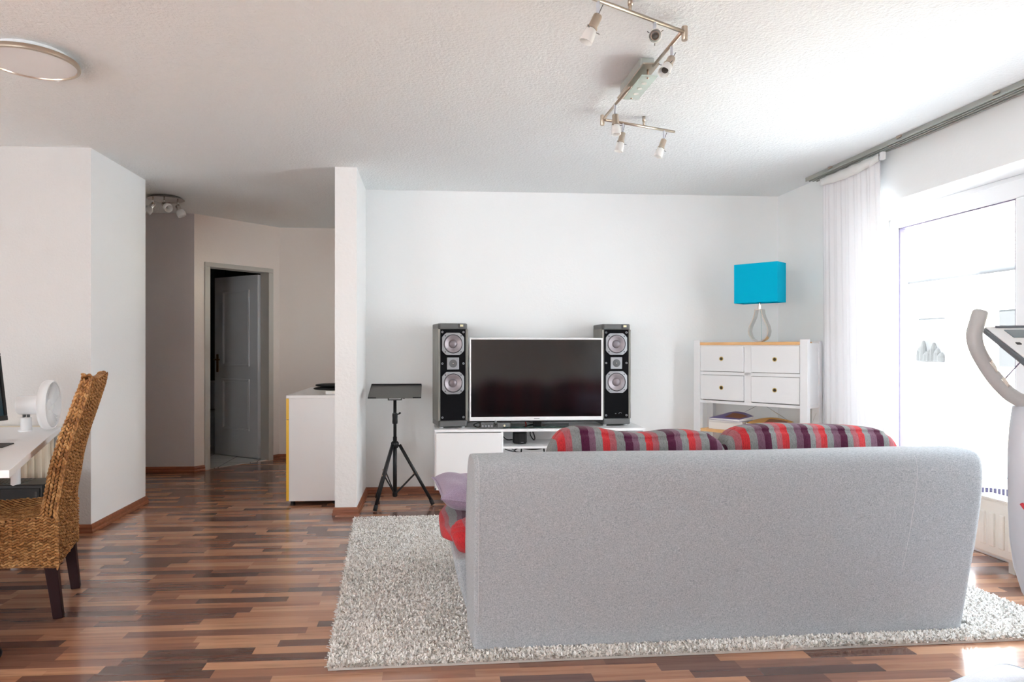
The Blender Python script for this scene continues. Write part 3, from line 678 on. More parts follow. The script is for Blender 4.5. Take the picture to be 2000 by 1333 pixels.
# ------------------------------------------------------------------ loudspeakers
def speaker(loc, rz, label):
    sp = empty('loudspeaker', label, 'loudspeaker', loc, rz, 'pair of loudspeakers')
    W_, D_, H_ = .232, .27, .80
    obj('cabinet', bx(-W_/2, W_/2, .004, D_, .04, H_-.035), 'speaker_wood', sp, bevel=.003)
    for a, c in ((H_-.045, H_), (0, .048)):
        b = B(); prism(b, [(-W_/2, .01), (-W_/2+.012, -.018), (W_/2-.012, -.018), (W_/2, .01), (W_/2, D_), (-W_/2, D_)], a, c)
        obj('end_cap', b, 'speaker_vinyl', sp, bevel=.008)
    b = B()
    for s in (-1, 1): box(b, min(s*.117, s*.100), max(s*.117, s*.100), -.010, .006, .048, H_-.045)
    obj('edge_strip', b, 'speaker_wood', sp, bevel=.002)
    obj('baffle', bx(-.100, .100, -.004, .006, .046, H_-.043), 'baffle_felt', sp)
    def driver(zc):
        d = None; R_ = .086; cpts = []
        a = R_*.62
        pts = [(-a, -R_), (a, -R_), (R_, -a), (R_, a), (a, R_), (-a, R_), (-R_, a), (-R_, -a)]
        b = B(); T = TR((0, -.004, zc), (R(90), 0, 0))
        # octagonal plate with a round hole
        n = 48; outer = []; inner = []
        for k in range(n):
            t = 2*math.pi*k/n; c_, s_ = math.cos(t), math.sin(t); m_ = max(abs(c_), abs(s_)); r_ = R_/m_
            lim = (R_+a)/(abs(c_)+abs(s_)); r_ = min(r_, lim)
            outer.append((c_*r_, s_*r_)); inner.append((c_*.0735, s_*.0735))
        for z in (0, .007):
            pass
        V = {}
        for key, arr, z in (('ob', outer, 0), ('ot', outer, .010), ('it', inner, .012), ('ib', inner, 0)): V[key] = [b.verts.new(T @ Vector((x, y, z))) for x, y in arr]
        for k in range(n):
            q = (k+1) % n
            for A_, B_ in (('ob', 'ot'), ('ot', 'it'), ('it', 'ib')): b.faces.new((V[A_][k], V[A_][q], V[B_][q], V[B_][k]))
        d = obj('woofer', b, 'speaker_frame', sp, auto=40)
        b = B(); lathe(b, [(.0738, .0110), (.0715, .0125), (.069, .009)], 40, T); obj('surround', b, 'rubber', d, smooth=True)
        b = B(); lathe(b, [(.0695, .008), (.066, .0122), (.062, .0105), (.050, .0062), (.040, .0032), (.032, .0012), (.0, .0010)], 40, T)
        obj('cone', b, 'cone', d, smooth=True)
        b = B(); lathe(b, [(.0335, .0012), (.030, .008), (.023, .0125), (.013, .0155), (0, .0165)], 32, T); obj('dust_cap', b, 'cap_metal', d, smooth=True)
        each('screw', [cyl(B(), T @ Vector((i_*.062, j_*.062, .0055)), T @ Vector((i_*.062, j_*.062, .0125)), .0045, 10) for i_ in (-1, 1) for j_ in (-1, 1)], 'black_metal', d)
    driver(H_-.159); driver(H_-.462)
    zc = H_-.311; T = TR((0, -.004, zc), (R(90), 0, 0))
    t_ = obj('tweeter', bx(-.047, .047, -.010, -.003, zc-.047, zc+.047), 'speaker_frame', sp, bevel=.005)
    b = B(); lathe(b, [(.031, .004), (.031, .009), (.024, .0100), (.010, .0115), (0, .012)], 32, T); obj('tweeter_grille', b, 'tweeter', t_, auto=50)
    b = B(); cyl(b, T @ Vector((0, 0, .010)), T @ Vector((0, 0, .0135)), .005, 12); obj('dome', b, 'chrome', t_, smooth=True)
    for sx_ in (-1, 1):
        for zz in (H_-.067, zc, .072):
            b = B(); lathe(b, [(.0035, .001), (.0045, .006), (.0078, .006), (.0085, 0)], 16, TR((sx_*.083, -.004, zz), (R(90), 0, 0))); obj('grille_socket', b, 'speaker_frame', sp, smooth=True)
    b = B(); box(b, .045, .085, -.028, -.006, H_-.034, H_-.002); bg_ = obj('badge', b, 'tweeter', sp, bevel=.004)
    b = B(); box(b, .052, .076, -.0295, -.027, H_-.025, H_-.010); obj('badge_plate', b, 'badge', bg_)
    for x in (-.085, .085):
        each('pad_foot', [cyl(B(), (x, q_, -.011), (x, q_, 0), .016, 16) for q_ in (.03, D_-.04)], 'white_plastic', sp, auto=40)
    return sp
speaker((.172, 5.29, .590), R(9), 'tall grey loudspeaker on the bench left of the television')
s2 = speaker((1.478, 5.36, .590), R(1), 'tall grey loudspeaker on the bench right of the television')
b = B(); tube(b, [(.02, -.0055, .085), (.027, -.0055, .094), (.036, -.0055, .095), (.043, -.0055, .088)], .0012, 5); tube(b, [(-.01, -.0055, .086), (.0, -.0055, .086)], .002, 5)
obj('logo_mark', b, 'speaker_frame', s2)

# small audio boxes and cables
def amp(name, loc, rz, w_, h_, label, knobs, glow=False):
    a = empty(name, label, 'audio device', loc, rz)
    obj('case', bx(-w_/2, w_/2, 0, .08, .004, h_), 'black_plastic', a, bevel=.003)
    obj('front_plate', bx(-w_/2, w_/2, -.003, 0, .004, h_), 'tweeter', a, bevel=.001)
    for k in range(knobs):
        b = B(); x = -w_/2+(k+.6)*w_/(knobs+.2); cyl(b, (x, -.003, h_*.45), (x, -.012, h_*.45), .0075, 14); obj('knob', b, 'speaker_frame', a, auto=40)
    if glow:
        b = B(); cyl(b, (.005, -.003, h_*.5), (.005, -.008, h_*.5), .008, 14); obj('power_button', b, 'glow_button', a, auto=40)
    return a
amp('headphone_amplifier', (.435, 5.245, .578), R(3), .10, .045, 'small black mixer box with four silver knobs on the bench', 4)
amp('audio_interface', (.565, 5.25, .578), R(-5), .10, .042, 'small black box with pale round button beside the television foot', 0, True)
def cable(name, pts, r, mm, label, k=6):
    b = B(); tube(b, smoothpath(pts, k), r, 6); return tag(obj(name, b, mm, None, smooth=True), label, 'cable')
cable('cable', [(.42, 5.33, .60), (.37, 5.31, .615), (.335, 5.30, .60), (.36, 5.29, .585), (.40, 5.335, .583)], .0035, 'black_plastic', 'black cable loop left of the small mixer box')
cable('cable', [(.46, 5.335, .60), (.52, 5.40, .65), (.62, 5.45, .655), (.75, 5.48, .62), (.84, 5.47, .60)], .003, 'black_plastic', 'black cable arching behind the small boxes to the television')
cable('cable', [(.60, 5.345, .60), (.68, 5.40, .625), (.80, 5.46, .60), (.90, 5.50, .585)], .003, 'black_plastic', 'black cable lying low behind the television foot')
cable('cable', [(.60, 5.40, .645), (.70, 5.43, .640), (.85, 5.47, .64), (.95, 5.50, .60)], .0035, 'white_plastic', 'white cable under the television')
cable('cable', [(.76, 5.40, .59), (.752, 5.39, .612), (.742, 5.385, .625)], .005, 'red_cable', 'short red cable end under the television')
cable('cable', [(.508, 5.25, .625), (.500, 5.27, .64), (.505, 5.33, .60), (.51, 5.38, .58)], .0022, 'white_plastic', 'thin white cable between the two small boxes')
# inside the open bay
sp_ = empty('small_speaker', 'small black speaker box on the shelf inside the television bench', 'speaker', (.70, 5.36, .443), R(-12))
b = B(); prism(b, [(-.055, .03), (-.04, -.02), (.0, -.042), (.055, -.02), (.055, .07), (-.055, .07)], .002, .088); obj('case', b, 'black_plastic', sp_, bevel=.005)
obj('badge', bx(.015, .035, -.036, -.032, .012, .017), 'letter_grey', sp_)
cable('cable', [(.56, 5.58, .53), (.58, 5.50, .49), (.61, 5.44, .465), (.65, 5.40, .47)], .004, 'black_plastic', 'black cable running to the small speaker on the shelf')
cable('cable', [(.80, 5.45, .54), (.80, 5.44, .50), (.825, 5.43, .462), (.835, 5.44, .48), (.815, 5.45, .54)], .0045, 'black_plastic', 'black cable loop hanging above the bench shelf')
cable('cable', [(.56, 5.50, .42), (.60, 5.46, .385), (.66, 5.44, .37), (.72, 5.45, .36)], .004, 'black_plastic', 'black cable tangle in the lower bench compartment')
cable('cable', [(.57, 5.45, .39), (.63, 5.43, .40), (.68, 5.44, .37)], .003, 'black_plastic', 'thin black cable crossing the tangle in the lower compartment')
ro_ = empty('wire_rack', 'black curved wire rack in the lower compartment of the bench', 'rack', (.82, 5.45, .133))
b = B(); tube(b, smoothpath([(-.12, 0, .29), (-.10, 0, .265), (0, 0, .25), (.10, 0, .265), (.12, 0, .29)], 6), .006, 8); obj('bar', b, 'black_plastic', ro_, smooth=True)
for s in (-1, 1):
    b = B(); tube(b, smoothpath([(s*.09, 0, .268), (s*.10, 0, .15), (s*.11, 0, 0)], 5), .006, 8); obj('leg', b, 'black_plastic', ro_, smooth=True)
    b = B(); tube(b, [(s*.105, 0, .27), (s*.15, .02, .24)], .005, 8); obj('hook', b, 'black_plastic', ro_)

# ------------------------------------------------------------------ tripod stand with tray
tp = empty('tripod_stand', 'black tripod stand with tilted tray between the wall corner and the bench', 'tripod stand', (-.272, 5.25, 0))
def ty(bm, a, b_, r): return cyl(bm, a, b_, r, 16)
b = B(); ty(b, (0, 0, .075), (0, 0, .52), .0155); obj('lower_pole', b, 'black_metal', tp, smooth=True)
b = B(); ty(b, (0, 0, .5), (0, 0, .80), .0125); obj('upper_pole', b, 'black_metal', tp, smooth=True)
b = B(); lathe(b, [(.0, .62), (.019, .62), (.021, .635), (.0195, .66), (.021, .685), (.019, .70), (0, .70)], 20); cl = obj('clamp_collar', b, 'black_plastic', tp, auto=40)
b = B(); tube(b, [(.015, 0, .69), (.03, -.004, .695), (.042, -.006, .706)], [.004, .005, .008], 8); obj('clamp_lever', b, 'black_plastic', cl)
b = B(); lathe(b, [(.0, .435), (.022, .435), (.03, .45), (.03, .475), (.022, .485), (0, .485)], 20); obj('hub', b, 'black_plastic', tp, auto=40)
b = B(); lathe(b, [(.0, .062), (.014, .062), (.02, .075), (.018, .10), (0, .10)], 16); obj('foot_joint', b, 'black_plastic', tp, auto=40)
for (fx, fy) in ((-.135, -.215), (.29, -.03), (-.155, .24)):
    top = Vector((fx*.12, fy*.12, .46)); ft = Vector((fx, fy, .012)); b = B()
    tube(b, [top, top.lerp(ft, .35), ft], .0125, 14); lg = obj('leg', b, 'black_metal', tp, smooth=True)
    b = B(); tube(b, [top.lerp(ft, .93), ft-Vector((0, 0, .006))], .0155, 14); obj('rubber_foot', b, 'rubber', lg, smooth=True)
    b = B(); m_ = top.lerp(ft, .48); tube(b, [(0, 0, .08), m_], .007, 8, sq=.4); obj('brace', b, 'black_metal', lg)
    b = B(); cyl(b, m_+Vector((-.02, 0, 0)), m_+Vector((.018, 0, 0)), .006, 8); obj('rivet', b, 'nickel', lg)
b = B(); box(b, -.05, .05, -.02, .02, .80, .806); box(b, -.053, -.047, -.015, .015, .80, .84); box(b, .047, .053, -.015, .015, .80, .84); obj('tilt_bracket', b, 'black_metal', tp)
b = B(); cyl(b, (-.058, 0, .825), (.062, 0, .825), .007, 12); lathe(b, [(0, 0), (.014, 0), (.014, .018), (0, .018)], 12, AIM((.058, 0, .825), (1, 0, 0))); obj('tilt_knob', b, 'black_plastic', tp, auto=40)
ang = math.atan2(.079, .32); TT = TR((.005, -.165, .826), (ang, 0, 0))
b = B(); box(b, -.195, .195, 0, .33, 0, .003, TT); tr_ = obj('tray', b, 'tray_grey', tp)
b = B(); box(b, -.195, .195, .327, .33, 0, .014, TT); box(b, -.195, -.135, -.002, .002, 0, .010, TT); box(b, .135, .195, -.002, .002, 0, .010, TT); box(b, -.197, -.194, 0, .33, 0, .006, TT); box(b, .194, .197, 0, .33, 0, .006, TT); obj('lip', b, 'black_metal', tr_)

# ------------------------------------------------------------------ dresser in the corner
DA = math.atan2(-.793, .609)      # front runs from back-left to front-right
dr = empty('dresser', 'white four-drawer dresser with oak top standing across the corner', 'dresser', (2.18, 5.40, 0), DA)
# local x along the front, y towards the corner
LW_, DD = .80, .25
for x0 in (-.055, LW_): 
    for y0_ in (0, DD-.045): obj('leg_post', bx(x0, x0+.055, y0_, y0_+.045, 0, 1.262 if y0_ == 0 else 1.25), 'white_satin', dr, bevel=.002)
obj('top', bx(0, LW_, .002, DD, 1.222, 1.245), 'oak', dr, bevel=.002)
c = B()
box(c, 0, LW_, .012, DD, .757, .78); box(c, 0, LW_, .012, .03, .985, 1.01); box(c, 0, LW_, .012, .03, 1.205, 1.222)
box(c, .372, .428, .012, .03, .78, 1.21); box(c, 0, LW_, DD-.02, DD, .757, 1.222); box(c, -.0, .012, .03, DD-.01, .757, 1.222); box(c, LW_-.012, LW_, .03, DD-.01, .757, 1.222)
obj('carcass', c, 'white_satin', dr, bevel=.001)
c = B()
for x in (-.045, LW_+.025):
    box(c, x, x+.02, .045, DD-.045, .757, 1.235)
obj('side_panel', c, 'white_satin', dr, bevel=.002)
c = B()
for a_ in (.76, .98, 1.21): box(c, LW_+.044, LW_+.049, .045, DD-.045, a_, a_+.022)
obj('side_rail', c, 'white_satin', dr)
for x0, x1 in ((.004, .368), (.432, LW_-.004)):
    for z0_, z1_ in ((.787, .982), (1.014, 1.214)):
        d_ = obj('drawer', bx(x0, x1, .004, .03, z0_, z1_), 'white_satin', dr, bevel=.0015)
        obj('drawer_gap', bx(x0-.003, x1+.003, .0305, .034, z0_-.003, z1_+.003), 'dark_hole', d_)
        cx_ = (x0+x1)/2; cz_ = (z0_+z1_)/2+.0; T = TR((cx_, .004, cz_), (R(90), 0, 0))
        b = B(); lathe(b, [(.0115, .0005), (.0115, .003), (.0165, .003), (.0165, 0)], 24, T); obj('finger_ring', b, 'brass_ring', d_, auto=40)
        b = B(); lathe(b, [(0, .0012), (.0118, .0012)], 24, T); obj('finger_hole', b, 'dark_hole', d_)
sh_ = obj('shelf', bx(0, LW_, .01, DD-.005, .525, .548), 'oak', dr, bevel=.002)
obj('shelf', bx(0, LW_, .01, DD-.005, .18, .203), 'oak', dr, bevel=.002)
each('cross_wire', [tube(B(), q_, .0015, 5) for q_ in ([(.02, DD-.02, .55), (.4, DD-.012, .76)], [(LW_-.02, DD-.02, .55), (.4, DD-.012, .76)], [(LW_+.03, .04, .55), (LW_+.03, DD-.04, .72)])], 'chrome', dr)
DT = TR((2.18, 5.40, 0), (0, 0, DA))
def at(x, y, z): return DT @ Vector((x, y, z))
# papers on the shelf
def book(name, loc, rz, w_, d_, t_, cov, label, cat='book', ring=False, curl=0., print_=None, T=None):
    r_ = empty(name, label, cat, loc, rz); hh = lambda u, v: curl*(v*math.sin(math.pi*(.12+.78*u))+.15*u)
    b = B(); gridsurf(b, lambda u, v: Vector((u*w_+.002, v*d_, t_-.001+hh(u, v))), 12, 6)
    n_ = [v for v in b.verts]; ret = bmesh.ops.extrude_face_region(b, geom=b.faces[:]); nv = [g for g in ret['geom'] if isinstance(g, bmesh.types.BMVert)]
    for v in nv: v.co.z = .002
    obj('pages', b, 'paper', r_)
    b = B(); gridsurf(b, lambda u, v: Vector((u*(w_+.004), v*(d_+.004)-.002, t_+hh(u, v))), 12, 6); o = obj('front_cover', b, cov, r_); s_ = o.modifiers.new('s', 'SOLIDIFY'); s_.thickness = .0015
    obj('back_cover', bx(0, w_+.004, -.002, d_+.002, 0, .002), cov if not ring else 'paper', r_)
    if print_:
        b = B(); gridsurf(b, lambda u, v: Vector(((.45+.5*u)*w_, (.15+.6*v)*d_, t_+.0022+hh(.45+.5*u, .15+.6*v))), 8, 4); obj('cover_print', b, print_, o)
    if ring:
        b = B()
        for k in range(14):
            yc = .01+k*(d_-.02)/13; pts = [Vector((.004+.011*math.cos(q), yc, t_/2+(t_/2+.004)*math.sin(q))) for q in [i*2*math.pi/12 for i in range(13)]]; tube(b, pts, .0013, 5, False)
        obj('spiral_binding', b, 'black_plastic', r_)
    return r_
book('catalogue', at(.05, .05, .5485), DA+R(4), .285, .19, .056, 'paper', 'thick white-paged catalogue at the bottom of the pile on the dresser shelf', 'book')
book('magazine', at(.055, .045, .6065), DA+R(1), .28, .19, .016, 'paper', 'thin white magazine under the purple one on the dresser shelf', 'magazine')
book('magazine', at(.06, .04, .6245), DA+R(-5), .27, .19, .012, 'purple_cover', 'purple-covered magazine topmost of the left pile on the dresser shelf', 'magazine', curl=.045, print_='brown_print')
book('ring_binder_book', at(.375, .02, .5485), DA+R(5), .30, .19, .050, 'paper', 'spiral-bound white booklet under the orange one on the dresser shelf', 'book', ring=True)
book('ring_binder_book', at(.378, .02, .6005), DA+R(4), .29, .18, .020, 'orange_cover', 'orange-covered spiral booklet topmost beside the purple magazine', 'book', ring=True, curl=.035, print_='brown_print')

# ------------------------------------------------------------------ table lamp
lp = empty('table_lamp', 'table lamp with turquoise box shade on a chrome loop, on the dresser', 'table lamp', at(.435, .135, 1.245), DA+R(3))
pts = []
for k in range(97):
    t = k/96*2*math.pi; s_, c_ = math.sin(t), math.cos(t); zz = .125-.125*c_
    h_ = zz/.25; wd = float(np.interp(h_, [0, .02, .08, .18, .32, .46, .6, .75, .88, .99, 1], [0, .026, .050, .068, .076, .070, .054, .037, .028, .025, 0]))
    pts.append(Vector((wd*(1 if s_ >= 0 else -1), 0, zz+.004)))
b = B(); ring = []
for i, p in enumerate(pts[:-1]):
    q = pts[(i+1) % 96]; o_ = pts[i-1]; tn = (q-o_); tn = tn.normalized() if tn.length > 1e-6 else Vector((1, 0, 0)); nn_ = Vector((-tn.z, 0, tn.x))
    ring.append([b.verts.new(p+nn_*a+Vector((0, y, 0))) for a, y in ((-.004, -.03), (.004, -.03), (.004, .03), (-.004, .03))])
for i in range(96):
    a_, c_ = ring[i], ring[(i+1) % 96]
    for k in range(4): b.faces.new((a_[k], a_[(k+1) % 4], c_[(k+1) % 4], c_[k]))
obj('loop_base', b, 'chrome', lp, auto=50)
b = B(); cyl(b, (0, 0, .25), (0, 0, .40), .008, 12); cyl(b, (0, 0, .25), (0, 0, .29), .014, 16); obj('stem', b, 'chrome', lp, auto=40)
b = B(); tube(b, [(0, .02, .245), (.003, .022, .1), (.0, .03, .01), (.0, .10, .003)], .0022, 6); obj('power_cord', b, 'clear_glass', lp)
b = B(); hw, hd_, zb, zt = .168, .082, .304, .608
outer = [(-hw, -hd_), (hw, -hd_), (hw, hd_), (-hw, hd_)]
for i in range(4):
    (x0, y0_), (x1, y1_) = outer[i], outer[(i+1) % 4]; b.faces.new([b.verts.new(p) for p in ((x0, y0_, zb), (x1, y1_, zb), (x1, y1_, zt), (x0, y0_, zt))])
bmesh.ops.remove_doubles(b, verts=b.verts[:], dist=1e-4)
sd_ = obj('lamp_shade', b, 'shade_cloth', lp); sm = sd_.modifiers.new('s', 'SOLIDIFY'); sm.thickness = .003
b = B(); tube(b, [(-hw, 0, zb+.02), (hw, 0, zb+.02)], .0015, 5); tube(b, [(0, -hd_, zb+.02), (0, hd_, zb+.02)], .0015, 5); obj('shade_spider', b, 'chrome', lp)
b = B(); lathe(b, [(0, .40), (.012, .40), (.03, .44), (.03, .47), (.015, .495), (0, .50)], 20); obj('bulb', b, 'frost', lp, smooth=True)

# ------------------------------------------------------------------ sideboard in the hall
sb = empty('sideboard', 'white hall cabinet with yellow fronts behind the wall end', 'cabinet', (-1.085, 5.285, 0))
obj('top', bx(-.012, .385, 0, 1.1, .815, .838), 'white_lacquer', sb, bevel=.002)
obj('body', bx(.008, .385, .004, 1.09, .03, .815), 'white_satin', sb, bevel=.001)
for k in range(2):
    y0_ = .004+k*.545; obj('drawer', bx(-.012, .007, y0_, y0_+.54, .655, .812), 'yellow', sb, bevel=.001); obj('door', bx(-.012, .007, y0_, y0_+.54, .032, .651), 'yellow', sb, bevel=.001)
for x, y in ((.03, .05), (.35, .05), (.03, 1.0), (.35, 1.0)):
    b = B(); cyl(b, (x, y, 0), (x, y, .03), .018, 12); obj('foot', b, 'black_plastic', sb)
b = B(); b = rbox(.20, .10, .014, 3, 10); o = obj('folded_case', b, 'black_plastic', None, smooth=True); o.location = (-.735, 5.56, .875); tag(o, 'black soft case lying lowermost on the hall cabinet', 'case')
b = rbox(.195, .10, .014, 3, 10); o = obj('folded_case', b, 'black_plastic', None, smooth=True); o.location = (-.725, 5.56, .902); tag(o, 'black soft case stacked topmost on the hall cabinet', 'case')
o = obj('paper_stack', bx(-.82, -.72, 5.42, 5.68, .8385, .861), 'paper', None, bevel=.001); tag(o, 'white paper stack on the hall cabinet under the black cases', 'papers')

# ------------------------------------------------------------------ woven chair
def ell(nu=8, nv=5):
    V = [(1.08, 0, 0)]
    for j in range(1, nv):
        a = math.pi*j/nv
        for i in range(nu): q = 2*math.pi*i/nu; V.append((math.cos(a), math.sin(a)**1.25*math.cos(q), math.sin(a)**1.25*math.sin(q)))
    V.append((-1.08, 0, 0)); F = []
    for i in range(nu):
        F.append((0, 1+i, 1+(i+1) % nu, 1+(i+1) % nu))
        for j in range(nv-2): a = 1+j*nu; F.append((a+i, a+nu+i, a+nu+(i+1) % nu, a+(i+1) % nu))
        a = 1+(nv-2)*nu; F.append((a+i, len(V)-1, len(V)-1, a+(i+1) % nu))
    return np.array(V), F
EV, EF = ell()
class Grains:
    def __init__(s): s.C = []; s.A = []; s.N = []; s.L = []; s.W = []; s.T = []
    def add(s, c, a, n, L, w, t): s.C.append(c); s.A.append(a); s.N.append(n); s.L.append(L); s.W.append(w); s.T.append(t)
    def surf(s, f, la, lb, cw, rp, L, w, t, th=55, inside=None, twist=False):
        na = max(1, round(la/cw)); nb = max(1, round(lb/rp))
        for i in range(na):
            for j in range(nb):
                for sd in ((-1, 1) if not twist else (1,)):
                    u = (i+.5+(sd*.25 if not twist else .5*(j % 2)))/na; v = (j+.5+(.22*sd if not twist else 0)+((i*37 % 10)/10-.5)*.5)/nb
                    if not -.002 < v < 1.002: continue
                    if u > 1.02: continue
                    p = f(u, v); e = 1e-3; du = (f(u+e, v)-p).normalized(); dv = (f(u, v+e)-p).normalized(); n = du.cross(dv).normalized()
                    if inside and not inside(u, v): continue
                    a = R(th+random.uniform(-6, 6)); d = (du*(-sd)*math.cos(a)+dv*math.sin(a)).normalized()
                    jt = 1+random.uniform(-.1, .1); s.add(p+n*random.uniform(-.0008, .0012), d, n, L*jt, w, t)
    def mesh(s, name):
        C = np.array([tuple(x) for x in s.C]); A = np.array([tuple(x) for x in s.A]); Nn = np.array([tuple(x) for x in s.N]); Bn = np.cross(Nn, A); n = len(C)
        V = C[:, None]+A[:, None]*(EV[None, :, :1]*np.array(s.L)[:, None, None])+Bn[:, None]*(EV[None, :, 1:2]*np.array(s.W)[:, None, None])+Nn[:, None]*(EV[None, :, 2:]*np.array(s.T)[:, None, None])
        me = bpy.data.meshes.new(name); k = len(EV); faces = []
        for g in range(n):
            o = g*k
            for f in EF:
                q = [f[0]+o, f[1]+o, f[2]+o]
                if f[3] != f[2]: q.append(f[3]+o)
                faces.append(q)
        me.from_pydata(V.reshape(-1, 3).tolist(), [], faces); me.update(); return me
ch = empty('woven_chair', 'brown woven water hyacinth chair with dark legs at the white desk', 'chair', (-1.715, 3.352, 0), R(17))
bkz = [.235, .36, .48, .56, .68, .795, .914, 1.03, 1.068]; bkx = [-.022, -.025, -.027, -.012, .006, .036, .075, .112, .122]; bkt = [.062, .062, .06, .059, .057, .053, .049, .044, .036]
def itp(z, arr): return float(np.interp(z, bkz, arr))
def itps(z, arr): return (itp(z-.03, arr)+itp(z, arr)*2+itp(z+.03, arr))/4
HW = .235
def topz(y): return 1.068-.012*math.cos(y/HW*math.pi*.5)+.012*abs(y/HW)**6
# core shapes
b = B(); zs = [.235+i*(1.058-.235)/24 for i in range(25)]; rings = []
for z in zs:
    x, t = itps(z, bkx), itps(z, bkt)/2-.003
    rings.append([b.verts.new(p) for p in ((x-t, -HW+.004, z), (x+t, -HW+.004, z), (x+t, HW-.004, z), (x-t, HW-.004, z))])
for a, c in zip(rings, rings[1:]):
    for k in range(4): b.faces.new((a[k], a[(k+1) % 4], c[(k+1) % 4], c[k]))
b.faces.new(rings[0][::-1]); b.faces.new(rings[-1])
core = obj('backrest', b, 'hyacinth_base', ch)
g = Grains(); z0b, z1b = .235, 1.062
def side(y, sgn):
    def f(u, v):
        z = z0b+(z1b-z0b)*v; x, t = itps(z, bkx), itps(z, bkt)
        q = (u-.5); return Vector((x+q*t*sgn, y, z))
    return f
g.surf(side(-HW, 1), .056, z1b-z0b, .026, .0175, .0135, .0062, .0068, 66, inside=lambda u, v: v > .265)
g.surf(side(HW, -1), .056, z1b-z0b, .026, .0175, .0135, .0062, .0068, 66)
def rear(u, v):
    y = -HW+.008+2*(HW-.008)*u; z = z0b+(topz(y)-.004-z0b)*v; return Vector((itps(z, bkx)+itps(z, bkt)/2, y, z))
g.surf(rear, .45, .82, .0225, .0150, .0145, .0050, .0062, 32, twist=True)
def front(u, v):
    y = HW-.008-2*(HW-.008)*u; z = .46+(topz(y)-.004-.46)*v; return Vector((itps(z, bkx)-itps(z, bkt)/2, y, z))
g.surf(front, .45, .60, .03, .017, .0155, .0066, .006, 30)
def topf(u, v):
    y = -HW+2*HW*v; z = topz(y); return Vector((itps(1.06, bkx)+(u-.5)*.036, y, z))
g.surf(topf, .036, .47, .036, .02, .017, .008, .008, 55)
# vertical cord along the rear edges
for y in (-HW+.002, HW-.002):
    for k in range(46):
        z = z0b+(z1b-z0b)*k/45; g.add(Vector((itps(z, bkx)+itps(z, bkt)/2+.0005, y, z)), Vector((.15, .12, 1)).normalized(), Vector((1, 0, 0)), .0155, .0055, .0055)
obj('backrest_weave', g.mesh('backrest_weave'), 'hyacinth', core, smooth=True)
SX0 = -.475
b = B(); box(b, SX0, -.045, -HW+.004, HW-.004, .255, .432); seat = obj('seat', b, 'hyacinth_base', ch, bevel=.015)
g = Grains()
def skirt_z(x): return .236+.022*math.sin(min(1, max(0, (-x)/.475))*math.pi)
def sside(y, sgn):
    def f(u, v):
        x = (SX0 if sgn > 0 else .012)+((.012-SX0)*u*(1 if sgn > 0 else -1)); z0_ = skirt_z(x); return Vector((x, y, z0_+(.456-z0_)*v))
    return f
g.surf(sside(-HW, 1), .487, .215, .0285, .0130, .0118, .0060, .0072, 30)
g.surf(sside(HW, -1), .487, .215, .0285, .0130, .0118, .0060, .0072, 30)
def sfront(u, v): return Vector((SX0, HW-2*HW*u, .25+(.456-.25)*v))
g.surf(sfront, .47, .206, .0285, .0130, .0118, .0060, .0072, 30)
def stop_(u, v):
    x = SX0+(-.035-SX0)*u; y = -HW+2*HW*v; return Vector((x, y, .455-.014*math.sin(u*math.pi)*math.sin(v*math.pi)))
g.surf(stop_, .44, .47, .0225, .0150, .0145, .0052, .0062, 32, twist=True)
for y in (-HW, HW):
    for k in range(34):
        x = SX0+(-.004-SX0)*k/33; g.add(Vector((x, y, skirt_z(x)-.002)), Vector((1, 0, .05)).normalized(), Vector((0, -1, 0)), .012, .005, .005)
for k in range(34):
    y = -HW+.008+2*(HW-.008)*k/33; g.add(Vector((.006, y, .236)), Vector((.05, 1, 0)).normalized(), Vector((0, 0, 1)), .012, .005, .005)
obj('seat_weave', g.mesh('seat_weave'), 'hyacinth', seat, smooth=True)
def leg(x, y, lean):
    b = B(); rg = []
    for z, w, dx in ((.0, .019, lean), (.006, .02, lean), (.12, .022, lean*.55), (.26, .026, 0)):
        rg.append([b.verts.new((x+dx+sx_*w, y+sy_*w, z)) for sx_, sy_ in ((-1, -1), (1, -1), (1, 1), (-1, 1))])
    for a, c in zip(rg, rg[1:]):
        for k in range(4): b.faces.new((a[k], a[(k+1) % 4], c[(k+1) % 4], c[k]))
    b.faces.new(rg[0][::-1]); b.faces.new(rg[-1]); return obj('leg', b, 'leg_wood', ch, bevel=.003)
for x, y, l in ((-.024, -.200, .030), (-.024, .200, .030), (-.44, -.205, -.01), (-.44, .205, -.01)): leg(x, y, l)

# ------------------------------------------------------------------ desk and the things on and under it
dk = empty('desk', 'white desk with slanted right edge in the left corner', 'desk', (-1.573, 2.674, 0))
b = B(); prism(b, [(0, 0), (-.571, 1.458), (-2.1, 1.45), (-2.1, 0)], .712, .742); obj('desktop', b, 'white_satin', dk, bevel=.002)
for x, y in ((-.72, 1.28), (-1.95, .12), (-1.95, 1.3), (-.62, .16)):
    b = B(); cyl(b, (x, y, 0), (x, y, .712), .024, 20); lathe(b, [(0, .70), (.045, .70), (.045, .712), (0, .712)], 20, TR((x, y, 0))); obj('leg', b, 'white_satin', dk, auto=40)
b = B(); prism(b, [(-2.16, 3.272), (-1.955, 3.272), (-1.985, 3.41), (-2.16, 3.415)], .7425, .746); o = obj('mouse_pad', b, 'black_plastic', None, bevel=.001); tag(o, 'small dark mat lying on the white desk by the left picture edge', 'mat')
mo = empty('monitor', 'black computer monitor on the white desk facing the woven chair', 'monitor', (-2.30, 3.43, .742), R(-24+2))
